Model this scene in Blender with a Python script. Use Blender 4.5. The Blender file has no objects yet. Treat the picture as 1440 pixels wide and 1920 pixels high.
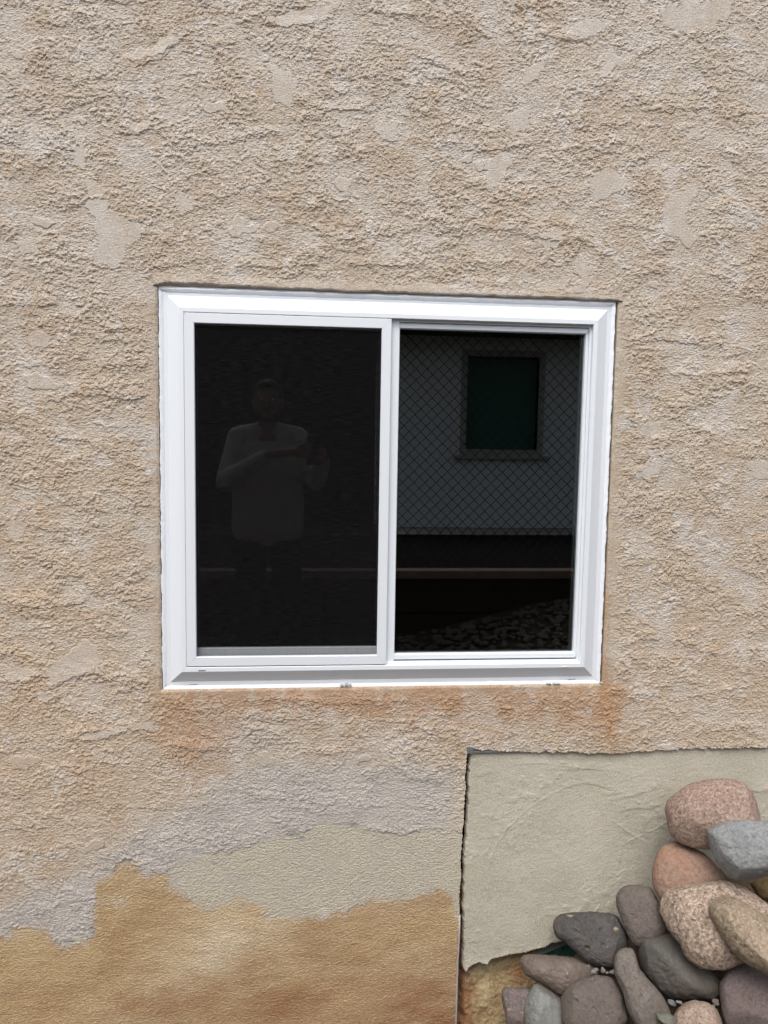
import bpy, bmesh, math, random
import numpy as np
from mathutils import Vector, Matrix, noise as mnoise

random.seed(7)
rng = np.random.default_rng(11)
S = bpy.context.scene
COL = S.collection

# ------------------------------------------------------------------ camera
F_PX = 1420.0
YAW, PITCH, ROLL = 0.0938736, 0.0912645, 0.01586904
CAM = np.array([-0.20613, -2.0095, 1.59104])
def cam_axes():
    cy, sy = math.cos(YAW), math.sin(YAW)
    cp, sp = math.cos(PITCH), math.sin(PITCH)
    f = np.array([sy*cp, cy*cp, -sp]); r = np.array([cy, -sy, 0.0]); u = np.cross(r, f)
    c, s = math.cos(ROLL), math.sin(ROLL)
    return c*r + s*u, -s*r + c*u, f
RT, UP, FW = cam_axes()
cd = bpy.data.cameras.new('camera')
cam = bpy.data.objects.new('camera', cd); COL.objects.link(cam)
cd.sensor_fit = 'VERTICAL'; cd.sensor_height = 36.0; cd.lens = 36.0*F_PX/1920.0
cd.clip_start = 0.02; cd.clip_end = 400
m = Matrix.Identity(4)
for i in range(3):
    m[i][0] = RT[i]; m[i][1] = UP[i]; m[i][2] = -FW[i]; m[i][3] = CAM[i]
cam.matrix_world = m
S.camera = cam

# ------------------------------------------------------------------ sky, sun, exposure
SUN_EL, SUN_AZ = math.radians(58), math.radians(200)     # azimuth clockwise from +y
w = bpy.data.worlds.new('World'); S.world = w; w.use_nodes = True
nt = w.node_tree; nt.nodes.clear()
sky = nt.nodes.new('ShaderNodeTexSky'); sky.sky_type = 'NISHITA'; sky.sun_disc = False
sky.sun_elevation = SUN_EL; sky.sun_rotation = SUN_AZ
sky.air_density = 1.0; sky.dust_density = 4.0; sky.ozone_density = 1.0
hs = nt.nodes.new('ShaderNodeHueSaturation'); hs.inputs['Saturation'].default_value = 0.42
bg = nt.nodes.new('ShaderNodeBackground'); bg.inputs['Strength'].default_value = 0.15
wo = nt.nodes.new('ShaderNodeOutputWorld')
nt.links.new(sky.outputs[0], hs.inputs['Color']); nt.links.new(hs.outputs[0], bg.inputs['Color'])
nt.links.new(bg.outputs[0], wo.inputs['Surface'])
sd = bpy.data.lights.new('sun', 'SUN'); sd.energy = 0.85; sd.angle = math.radians(34); sd.color = (1.0, 0.97, 0.93)
sun = bpy.data.objects.new('sun', sd); COL.objects.link(sun)
sdir = Vector((math.sin(SUN_AZ)*math.cos(SUN_EL), math.cos(SUN_AZ)*math.cos(SUN_EL), math.sin(SUN_EL)))
sun.rotation_euler = (-sdir).to_track_quat('-Z', 'Y').to_euler()
S.view_settings.view_transform = 'Standard'; S.view_settings.look = 'None'
S.view_settings.exposure = 0.82; S.view_settings.gamma = 1.0
S.cycles.use_denoising = True; S.cycles.use_adaptive_sampling = False
S.cycles.max_bounces = 8; S.cycles.transparent_max_bounces = 12

# ------------------------------------------------------------------ photo <-> place helpers
def proj(P):
    d = P - CAM
    z = d @ FW
    return 720 + F_PX*(d @ RT)/z, 960 - F_PX*(d @ UP)/z
def ray(px, py):
    return (px-720)/F_PX*RT - (py-960)/F_PX*UP + FW
def at_y(px, py, y):
    d = ray(px, py); return CAM + d*((y-CAM[1])/d[1])
def mirrored(px, py, y, glass=0.022):
    """the real place of what the window glass shows at this pixel, at depth y behind the camera"""
    p = at_y(px, py, 2*glass - y); p[1] = y; return p

# ------------------------------------------------------------------ numpy noise
_perm = rng.permutation(512)
_perm = np.concatenate([_perm, _perm])
_ang = rng.random(512)*2*np.pi
_gx, _gy = np.cos(_ang).astype(np.float32), np.sin(_ang).astype(np.float32)
def gnoise(x, y, seed=0):
    x = x + seed*17.31; y = y + seed*9.77
    xi = np.floor(x); yi = np.floor(y)
    fx = (x-xi).astype(np.float32); fy = (y-yi).astype(np.float32)
    xi = xi.astype(np.int64) & 511; yi = yi.astype(np.int64) & 511
    x1 = (xi+1) & 511; y1 = (yi+1) & 511
    u = fx*fx*fx*(fx*(fx*6-15)+10); v = fy*fy*fy*(fy*(fy*6-15)+10)
    def g(ix, iy, dx, dy):
        h = _perm[_perm[ix]+iy & 1023]
        return _gx[h]*dx + _gy[h]*dy
    a = g(xi, yi, fx, fy); b = g(x1, yi, fx-1, fy)
    c = g(xi, y1, fx, fy-1); d = g(x1, y1, fx-1, fy-1)
    return (a + u*(b-a)) + v*((c + u*(d-c)) - (a + u*(b-a)))
def fbm(x, y, scale, oct=4, seed=0, gain=0.5, ax=1.0):
    f = 1.0/scale; a = 1.0; t = 0; n = 0
    for o in range(oct):
        t = t + a*gnoise(x*f/ax, y*f, seed+o*3); n += a; a *= gain; f *= 2.03
    return t/n*1.6
def sst(a, b, x):
    t = np.clip((x-a)/(b-a), 0, 1); return t*t*(3-2*t)
def in_poly(U, V, poly):
    r = np.zeros(U.shape, bool); n = len(poly)
    for i in range(n):
        x0, y0 = poly[i]; x1, y1 = poly[(i+1) % n]
        if y0 == y1: continue
        c = ((y0 > V) != (y1 > V)) & (U < (x1-x0)*(V-y0)/(y1-y0)+x0)
        r ^= c
    return r
def seg_dist(U, V, line):
    best = np.full(U.shape, 1e9, np.float32); sgn = np.zeros(U.shape, np.float32); tt = np.zeros(U.shape, np.float32)
    n = len(line)-1
    for i in range(n):
        x0, y0 = line[i]; x1, y1 = line[i+1]
        dx, dy = x1-x0, y1-y0; L = dx*dx+dy*dy
        t = np.clip(((U-x0)*dx+(V-y0)*dy)/L, 0, 1)
        ex, ey = U-(x0+t*dx), V-(y0+t*dy)
        d = np.sqrt(ex*ex+ey*ey)
        k = d < best
        best[k] = d[k]; sgn[k] = ey[k]; tt[k] = ((i+t)/n)[k]
    return best, sgn, tt

# ------------------------------------------------------------------ object helpers
def link(name, me, mat=None, parent=None, smooth=False):
    o = bpy.data.objects.new(name, me); COL.objects.link(o)
    if mat: me.materials.append(mat)
    if parent: o.parent = parent
    if smooth: me.polygons.foreach_set('use_smooth', [True]*len(me.polygons))
    return o
def empty(name, loc=(0, 0, 0)):
    o = bpy.data.objects.new(name, None); COL.objects.link(o); o.location = loc; return o
def tag(o, label=None, cat=None, group=None, kind=None):
    if label: o['label'] = label
    if cat: o['category'] = cat
    if group: o['group'] = group
    if kind: o['kind'] = kind
    return o
def mesh_from(verts, faces, name='mesh'):
    me = bpy.data.meshes.new(name); me.from_pydata([tuple(v) for v in verts], [], faces); me.validate(); me.update(); return me
def grid_mesh(P, keep, name, smooth=True):
    """P: (n,m,3) points, keep: (n-1,m-1) faces to keep -> mesh, index of used verts"""
    n, m_ = P.shape[:2]
    idx = np.arange(n*m_).reshape(n, m_)
    q = np.stack([idx[:-1, :-1], idx[:-1, 1:], idx[1:, 1:], idx[1:, :-1]], -1)[keep]
    used = np.zeros(n*m_, bool); used[q.ravel()] = True
    remap = np.cumsum(used)-1
    V = P.reshape(-1, 3)[used].astype(np.float32); q = remap[q].astype(np.int32)
    me = bpy.data.meshes.new(name)
    me.vertices.add(len(V)); me.vertices.foreach_set('co', V.ravel())
    me.loops.add(q.size); me.loops.foreach_set('vertex_index', q.ravel())
    me.polygons.add(len(q)); me.polygons.foreach_set('loop_start', np.arange(0, q.size, 4, dtype=np.int32))
    me.polygons.foreach_set('loop_total', np.full(len(q), 4, np.int32))
    me.update(calc_edges=True)
    me.polygons.foreach_set('use_smooth', np.full(len(q), smooth))
    return me, used
def set_col(me, C, name='tint'):
    a = me.color_attributes.new(name, 'FLOAT_COLOR', 'POINT')
    rgba = np.ones((len(C), 4), np.float32); rgba[:, :3] = C
    a.data.foreach_set('color', rgba.ravel())
class MB:
    def __init__(s): s.v = []; s.f = []
    def box(s, x0, x1, y0, y1, z0, z1):
        b = len(s.v)
        s.v += [(x0,y0,z0),(x1,y0,z0),(x1,y1,z0),(x0,y1,z0),(x0,y0,z1),(x1,y0,z1),(x1,y1,z1),(x0,y1,z1)]
        s.f += [tuple(b+i for i in q) for q in ((0,3,2,1),(4,5,6,7),(0,1,5,4),(1,2,6,5),(2,3,7,6),(3,0,4,7))]
        return s
    def tube(s, pts, r, n=6):
        pts = [Vector(p) for p in pts]; rings = []
        for i, p in enumerate(pts):
            t = (pts[min(i+1, len(pts)-1)]-pts[max(i-1, 0)]).normalized()
            a = t.orthogonal().normalized() if i == 0 else (a0 - t*a0.dot(t)).normalized()
            a0 = a; b = t.cross(a); base = len(s.v)
            for k in range(n):
                q = p+(a*math.cos(2*math.pi*k/n)+b*math.sin(2*math.pi*k/n))*r; s.v.append(tuple(q))
            rings.append(base)
        for A, B in zip(rings, rings[1:]):
            for k in range(n): s.f.append((A+k, A+(k+1) % n, B+(k+1) % n, B+k))
        s.f.append(tuple(rings[0]+k for k in range(n))[::-1]); s.f.append(tuple(rings[-1]+k for k in range(n)))
        return s
    def quad(s, *p):
        b = len(s.v); s.v += [tuple(x) for x in p]; s.f.append(tuple(range(b, b+len(p)))); return s
    def build(s, name, mat, parent=None, smooth=False, bevel=0):
        o = link(name, mesh_from(s.v, s.f, name), mat, parent, smooth)
        if bevel:
            md = o.modifiers.new('bevel', 'BEVEL'); md.width = bevel; md.segments = 2; md.limit_method = 'ANGLE'
        return o
def ring(mb, x0, x1, z0, z1, prof, gap=0.0):
    """four mitred lengths round the rectangle; prof = [(offset outward, y), ...] from inside to outside"""
    def corner(i, off):
        return [(x0-off, z0-off), (x1+off, z0-off), (x1+off, z1+off), (x0-off, z1+off)][i]
    for i in range(4):
        j = (i+1) % 4
        A, B = [], []
        for off, y in prof:
            a = corner(i, off); b = corner(j, off)
            L = math.hypot(b[0]-a[0], b[1]-a[1]); ux, uz = (b[0]-a[0])/L, (b[1]-a[1])/L
            A.append((a[0]+ux*gap, y, a[1]+uz*gap)); B.append((b[0]-ux*gap, y, b[1]-uz*gap))
        base = len(mb.v); n = len(prof); mb.v += A+B
        for k in range(n-1): mb.f.append((base+k, base+n+k, base+n+k+1, base+k+1))
    return mb

# ------------------------------------------------------------------ materials
def new_mat(name):
    mt = bpy.data.materials.new(name); mt.use_nodes = True
    nt = mt.node_tree; bs = nt.nodes['Principled BSDF']
    return mt, nt, bs
def N(nt, t, **kw):
    n = nt.nodes.new(t)
    for k, v in kw.items():
        if k in n.inputs: n.inputs[k].default_value = v
        else: setattr(n, k, v)
    return n
def simple(name, col, rough=0.6, spec=0.5, bump=0, bscale=40, var=0.0, vscale=8, metal=0):
    mt, nt, bs = new_mat(name)
    bs.inputs['Roughness'].default_value = rough; bs.inputs['Metallic'].default_value = metal
    bs.inputs['Specular IOR Level'].default_value = spec
    tc = N(nt, 'ShaderNodeTexCoord')
    if var:
        nz = N(nt, 'ShaderNodeTexNoise', Scale=vscale, Detail=6.0); nt.links.new(tc.outputs['Object'], nz.inputs['Vector'])
        mx = N(nt, 'ShaderNodeMix', data_type='RGBA')
        mx.inputs[6].default_value = tuple(c*(1-var) for c in col)+(1,); mx.inputs[7].default_value = tuple(min(1, c*(1+var)) for c in col)+(1,)
        nt.links.new(nz.outputs['Fac'], mx.inputs[0]); nt.links.new(mx.outputs[2], bs.inputs['Base Color'])
    else: bs.inputs['Base Color'].default_value = tuple(col)+(1,)
    if bump:
        nb = N(nt, 'ShaderNodeTexNoise', Scale=bscale, Detail=5.0); nt.links.new(tc.outputs['Object'], nb.inputs['Vector'])
        bp = N(nt, 'ShaderNodeBump', Strength=1.0, Distance=bump); nt.links.new(nb.outputs['Fac'], bp.inputs['Height'])
        nt.links.new(bp.outputs[0], bs.inputs['Normal'])
    return mt
def stucco_mat(name, grain=0.0012):
    mt, nt, bs = new_mat(name)
    bs.inputs['Roughness'].default_value = 0.9; bs.inputs['Specular IOR Level'].default_value = 0.25
    at = N(nt, 'ShaderNodeAttribute', attribute_name='tint')
    tc = N(nt, 'ShaderNodeTexCoord')
    mp = N(nt, 'ShaderNodeMapping'); mp.inputs['Scale'].default_value = (0.7, 1, 1.0)
    nt.links.new(tc.outputs['Object'], mp.inputs['Vector'])
    n1 = N(nt, 'ShaderNodeTexNoise', Scale=330.0, Detail=3.0, Roughness=0.65); nt.links.new(mp.outputs[0], n1.inputs['Vector'])
    n2 = N(nt, 'ShaderNodeTexNoise', Scale=260.0, Detail=3.0); nt.links.new(tc.outputs['Object'], n2.inputs['Vector'])
    mr = N(nt, 'ShaderNodeMapRange'); mr.inputs[1].default_value = 0.3; mr.inputs[2].default_value = 0.7
    mr.inputs[3].default_value = 0.80; mr.inputs[4].default_value = 1.16
    nt.links.new(n2.outputs['Fac'], mr.inputs[0])
    mul = N(nt, 'ShaderNodeMix', data_type='RGBA', blend_type='MULTIPLY'); mul.inputs[0].default_value = 1.0
    nt.links.new(at.outputs['Color'], mul.inputs[6]); nt.links.new(mr.outputs[0], mul.inputs[7])
    nt.links.new(mul.outputs[2], bs.inputs['Base Color'])
    bp = N(nt, 'ShaderNodeBump', Strength=1.0, Distance=grain)
    nt.links.new(n1.outputs['Fac'], bp.inputs['Height']); nt.links.new(bp.outputs[0], bs.inputs['Normal'])
    return mt
M_STUCCO = stucco_mat('stucco', 0.0014)
M_PATCH = stucco_mat('smooth_plaster', 0.0012)
M_FOOT = stucco_mat('rough_footing', 0.002)
M_VINYL = simple('white_vinyl', (0.68, 0.712, 0.747), 0.38, 0.5, 0, 60, 0.012, 5)
M_ALU = simple('painted_aluminium', (0.645, 0.675, 0.71), 0.45, 0.5, 0, 90, 0.015, 9)
M_SEAL = simple('white_sealant', (0.72, 0.755, 0.79), 0.55, 0.4, 0.0012, 90, 0.06, 40)
M_SPACER = simple('grey_spacer', (0.26, 0.32, 0.30), 0.5)
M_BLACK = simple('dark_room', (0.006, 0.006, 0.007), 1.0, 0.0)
M_SLOT = simple('dark_slot', (0.01, 0.01, 0.012), 0.8)

def glass_mat():
    mt, nt, bs = new_mat('window_glass'); nt.nodes.remove(bs)
    out = nt.nodes['Material Output']
    tr = N(nt, 'ShaderNodeBsdfTransparent'); tr.inputs[0].default_value = (0.62, 0.68, 0.66, 1)
    gl = N(nt, 'ShaderNodeBsdfGlossy'); gl.inputs['Roughness'].default_value = 0.0; gl.inputs[0].default_value = (0.95, 1.0, 0.99, 1)
    fr = N(nt, 'ShaderNodeFresnel', IOR=1.5)
    mu = N(nt, 'ShaderNodeMath', operation='MULTIPLY'); mu.inputs[1].default_value = 3.3; mu.use_clamp = True
    mx = N(nt, 'ShaderNodeMixShader')
    nt.links.new(fr.outputs[0], mu.inputs[0]); nt.links.new(mu.outputs[0], mx.inputs[0])
    nt.links.new(tr.outputs[0], mx.inputs[1]); nt.links.new(gl.outputs[0], mx.inputs[2]); nt.links.new(mx.outputs[0], out.inputs['Surface'])
    return mt
def screen_mat():
    mt, nt, bs = new_mat('insect_screen'); out = nt.nodes['Material Output']
    bs.inputs['Roughness'].default_value = 0.7
    bs.inputs['Specular IOR Level'].default_value = 0.0
    tr = N(nt, 'ShaderNodeBsdfTransparent'); mx = N(nt, 'ShaderNodeMixShader')
    tc = N(nt, 'ShaderNodeTexCoord')
    mp = N(nt, 'ShaderNodeMapping'); mp.inputs['Scale'].default_value = (38, 1, 430)
    nt.links.new(tc.outputs['Object'], mp.inputs['Vector'])
    nz = N(nt, 'ShaderNodeTexNoise', Scale=1.0, Detail=2.0); nt.links.new(mp.outputs[0], nz.inputs['Vector'])
    mp2 = N(nt, 'ShaderNodeMapping'); mp2.inputs['Scale'].default_value = (420, 1, 9)
    nt.links.new(tc.outputs['Object'], mp2.inputs['Vector'])
    nz2 = N(nt, 'ShaderNodeTexNoise', Scale=1.0, Detail=2.0); nt.links.new(mp2.outputs[0], nz2.inputs['Vector'])
    cr = N(nt, 'ShaderNodeMix', data_type='RGBA'); cr.inputs[6].default_value = (0.006, 0.006, 0.006, 1); cr.inputs[7].default_value = (0.021, 0.0195, 0.021, 1)
    mrc = N(nt, 'ShaderNodeMapRange'); mrc.inputs[1].default_value = .3; mrc.inputs[2].default_value = .75
    nt.links.new(nz.outputs['Fac'], mrc.inputs[0]); nt.links.new(mrc.outputs[0], cr.inputs[0]); nt.links.new(cr.outputs[2], bs.inputs['Base Color'])
    ad = N(nt, 'ShaderNodeMath', operation='ADD'); nt.links.new(nz.outputs['Fac'], ad.inputs[0]); nt.links.new(nz2.outputs['Fac'], ad.inputs[1])
    mr = N(nt, 'ShaderNodeMapRange'); mr.inputs[1].default_value = 0.6; mr.inputs[2].default_value = 1.4
    mr.inputs[3].default_value = 0.40; mr.inputs[4].default_value = 0.56
    nt.links.new(ad.outputs[0], mr.inputs[0]); nt.links.new(mr.outputs[0], mx.inputs[0])
    nt.links.new(tr.outputs[0], mx.inputs[1]); nt.links.new(bs.outputs[0], mx.inputs[2]); nt.links.new(mx.outputs[0], out.inputs['Surface'])
    return mt
M_GLASS = glass_mat(); M_SCREEN = screen_mat()

# ================================================================== THE HOUSE WALL
WZ = 1.45                                       # height of the window's centre
OX0, OX1, OZ0, OZ1 = -0.604, 0.607, WZ-0.524, WZ+0.528     # the opening in the stucco
house = empty('house', (0, 0, 0))
tag(house, 'tan stucco house with a white sliding window, rust stains and patched lower wall', 'house', kind='thing')

STEP = 0.0019
def axis(lo, hi, flo, fhi, snaps):
    a = np.arange(flo, fhi, STEP)
    for s in snaps: a[np.argmin(abs(a-s))] = s
    ext_r, x, st = [], a[-1], STEP
    while x < hi: st = min(st*1.15, 0.05); x += st; ext_r.append(x)
    ext_l, x, st = [], a[0], STEP
    while x > lo: st = min(st*1.15, 0.05); x -= st; ext_l.append(x)
    return np.concatenate([ext_l[::-1], a, ext_r]), len(ext_l), len(a)
XA, xl, xn = axis(-4.2, 4.2, -1.22, 1.36, (OX0, OX1))
ZA, zl, zn = axis(-0.42, 4.6, -0.30, 2.95, (OZ0, OZ1))
X, Z = np.meshgrid(XA, ZA)                       # rows go up
fx, fz = X[zl:zl+zn, xl:xl+xn], Z[zl:zl+zn, xl:xl+xn]
def photo(X, Z, y=0.0):
    P = np.stack([X, np.full_like(X, y), Z], -1); return proj(P)
FU, FV = photo(fx, fz)

# areas of the wall, in photograph units on the wall's plane
GREY = [(-60,1700),(0,1650),(60,1590),(100,1540),(180,1490),(270,1450),(330,1440),(430,1430),(560,1415),(700,1412),(820,1432),(900,1440),(900,1700),(-60,1900)]
CREAM = [(910,1560),(800,1556),(740,1563),(650,1548),(600,1543),(560,1562),(500,1575),(440,1592),(380,1604),(330,1622),(290,1645),(240,1680),(240,1960),(910,1960)]
OCHRE = [(-80,1790),(0,1767),(20,1745),(90,1740),(108,1770),(150,1772),(176,1745),(181,1665),(205,1640),(222,1620),(247,1612),(252,1636),(300,1640),(322,1665),(360,1690),
         (400,1706),(425,1690),(480,1692),(497,1702),(490,1716),(560,1724),(650,1712),(690,1690),(760,1688),(800,1676),(830,1670),(848,1690),(862,1740),(880,1740),(880,2100),(-80,2100)]
PALE = [(520,1715),(560,1722),(470,1775),(420,1812),(330,1835),(285,1815),(340,1755),(400,1715)]
FLATS = [[(165,385),(185,372),(205,375),(200,400),(172,405)],[(172,400),(200,395),(262,420),(270,450),(235,470),(215,505),(180,490),(185,440)],
         [(160,340),(178,338),(202,365),(170,372)],[(252,232),(285,228),(292,238),(262,250),(245,246)],[(140,280),(160,272),(165,300),(150,318),(138,305)],
         [(290,90),(325,62),(340,75),(310,98),(215,120),(240,100)],[(905,300),(955,285),(962,310),(940,335),(922,360),(905,345),(912,325)],
         [(980,125),(1020,118),(1010,150),(985,165)],[(1240,398),(1262,372),(1300,345),(1310,352),(1288,385),(1280,415),(1310,452),(1295,462),(1262,448),(1243,425)],
         [(1125,130),(1150,90),(1165,120),(1140,135),(1050,150)],[(1060,60),(1110,35),(1140,50),(1090,75)],[(1230,20),(1300,0),(1380,0),(1360,40),(1290,60),(1250,50)],
         [(1285,240),(1310,235),(1320,255),(1295,262)],[(53,627),(70,621),(92,630),(86,645),(62,650)],[(85,1250),(130,1225),(145,1205),(185,1210),(190,1250),(150,1270),(95,1290)],
         [(6,1260),(25,1245),(70,1255),(62,1275),(20,1280)],[(68,1305),(90,1296),(112,1302),(98,1314),(78,1314)],[(150,1380),(190,1368),(240,1360),(282,1350),(290,1360),(230,1375),(175,1388)],
         [(1390,862),(1440,862),(1440,880),(1400,882)],[(1255,705),(1280,690),(1300,700),(1290,720)],[(380,200),(420,190),(430,205),(395,215)],[(480,60),(560,20),(640,10),(600,40),(520,52)],
         [(500,120),(560,150),(540,205),(520,190)],[(1095,330),(1150,320),(1180,350),(1120,380)],[(940,220),(990,205),(1000,240),(960,250)],[(330,365),(345,355),(360,390),(335,400)],
         [(10,985),(40,970),(50,1000),(20,1015)],[(1200,800),(1235,790),(1240,815),(1210,825)],[(30,455),(60,445),(70,470),(45,480)],[(700,230),(740,225),(750,250),(715,262)],
         [(1180,880),(1235,862),(1240,880),(1200,900)],[(1010,440),(1050,430),(1060,455),(1020,470)]]
# laps: raised coats of plaster ending in a sharp ragged lower edge (line, height mm, how far the coat fades upward in photo px)
LAPS = [([(0,575),(40,570),(85,575),(110,568)],2.4,26),([(185,622),(250,615),(262,612)],2.2,20),([(120,738),(150,740),(190,738),(215,745),(240,751),(262,745),(292,738)],3.2,34),
        ([(140,830),(165,822),(185,850)],1.8,20),([(100,868),(120,872),(150,862)],1.6,18),([(25,1145),(45,1138),(80,1140),(115,1138),(145,1128),(165,1132)],2.6,28),
        ([(220,1128),(250,1124),(298,1118)],2.4,22),([(85,1283),(100,1290),(140,1268),(175,1262),(205,1268)],2.6,30),([(5,1265),(20,1280),(55,1279),(80,1264),(95,1275)],2.6,26),
        ([(70,1312),(88,1316),(105,1312),(118,1300)],2.2,16),([(115,1385),(150,1388),(190,1384),(230,1372),(290,1366)],2.2,22),([(1165,635),(1200,640),(1230,636),(1280,640),(1310,646)],2.6,22),
        ([(1265,700),(1300,706),(1340,703),(1385,698),(1405,703)],2.4,24),([(1175,895),(1205,880)],1.6,16),([(1250,762),(1270,768),(1285,760)],2.0,18),([(1355,672),(1375,670),(1390,660),(1415,657)],2.0,18),
        ([(860,280),(900,283),(960,278),(1010,272)],2.4,22),([(800,400),(840,430),(870,432)],1.8,22),([(430,500),(470,495),(520,505),(560,500)],2.0,20),([(640,495),(700,498),(760,500),(810,495)],2.2,20),
        ([(880,428),(930,430),(990,440),(1040,452),(1080,460)],2.2,26),([(1200,205),(1250,208),(1340,203)],2.2,22),([(1120,232),(1160,240),(1185,228)],2.0,20),([(620,165),(640,180),(660,165)],2.4,18),
        ([(600,210),(650,205),(700,214)],2.4,24),([(140,160),(170,150),(205,140)],1.8,18),([(480,45),(530,50),(600,45)],2.2,20),([(690,20),(740,32),(790,28)],2.0,20),([(245,125),(300,112),(330,75)],2.2,20),
        ([(220,250),(260,252),(295,238)],2.4,18),([(870,540),(930,536),(1000,546),(1060,550),(1130,552)],1.8,18),([(1150,420),(1200,425),(1260,445)],1.8,18),([(1290,1310),(1330,1300),(1380,1296)],2.2,18),
        ([(1150,1255),(1165,1258),(1185,1248)],2.8,16),([(1160,1215),(1200,1200),(1240,1198)],2.0,18),([(1320,1222),(1345,1228),(1365,1220)],2.4,16),([(300,1395),(340,1400),(380,1410),(420,1400)],1.8,18),
        ([(450,1345),(500,1350),(560,1345),(600,1352)],1.8,18),([(440,1315),(520,1312),(620,1318),(700,1310)],2.0,14),([(60,985),(100,1000),(140,992)],2.0,20),([(300,560),(330,540),(300,532)],1.5,10),
        ([(1000,60),(1060,80),(1110,70)],2.0,20),([(760,95),(800,110),(830,125),(870,145)],2.2,24),([(420,270),(470,255),(540,250)],2.0,20)]
CRACKS = [([(428,1455),(427,1490),(429,1530),(434,1560),(436,1577),(446,1577)],1.6,1.3),([(238,1560),(240,1585),(246,1595),(240,1605)],1.4,1.2),([(277,523),(290,535),(302,541)],2.0,1.3)]
EDGE = [(877,1404),(875,1430),(872,1458),(874,1478),(871,1510),(869,1545),(867,1580),(864,1612),(865,1640),(862,1665),(862,1710),(860,1760),(857,1800),(856,1850),(854,1900),(852,1990)]
TOPE = [(877,1404),(905,1407),(950,1409),(1000,1410),(1060,1410),(1110,1412),(1150,1412),(1200,1408),(1260,1406),(1330,1404),(1440,1401),(1700,1392),(3000,1350),(9000,1156)]
PANEL = EDGE[::-1]+TOPE[1:]+[(9000,9000),(846,9000)]

def wall_fields(U, V, X, Z):
    """soft 0..1 masks for the areas, with ragged edges"""
    ju = fbm(X, Z, 0.05, 4, 31)*16 + fbm(X, Z, 0.012, 2, 41)*5
    jv = fbm(X, Z, 0.05, 4, 32)*16 + fbm(X, Z, 0.012, 2, 42)*5
    a, b = U+ju, V+jv
    return a, b
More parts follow.
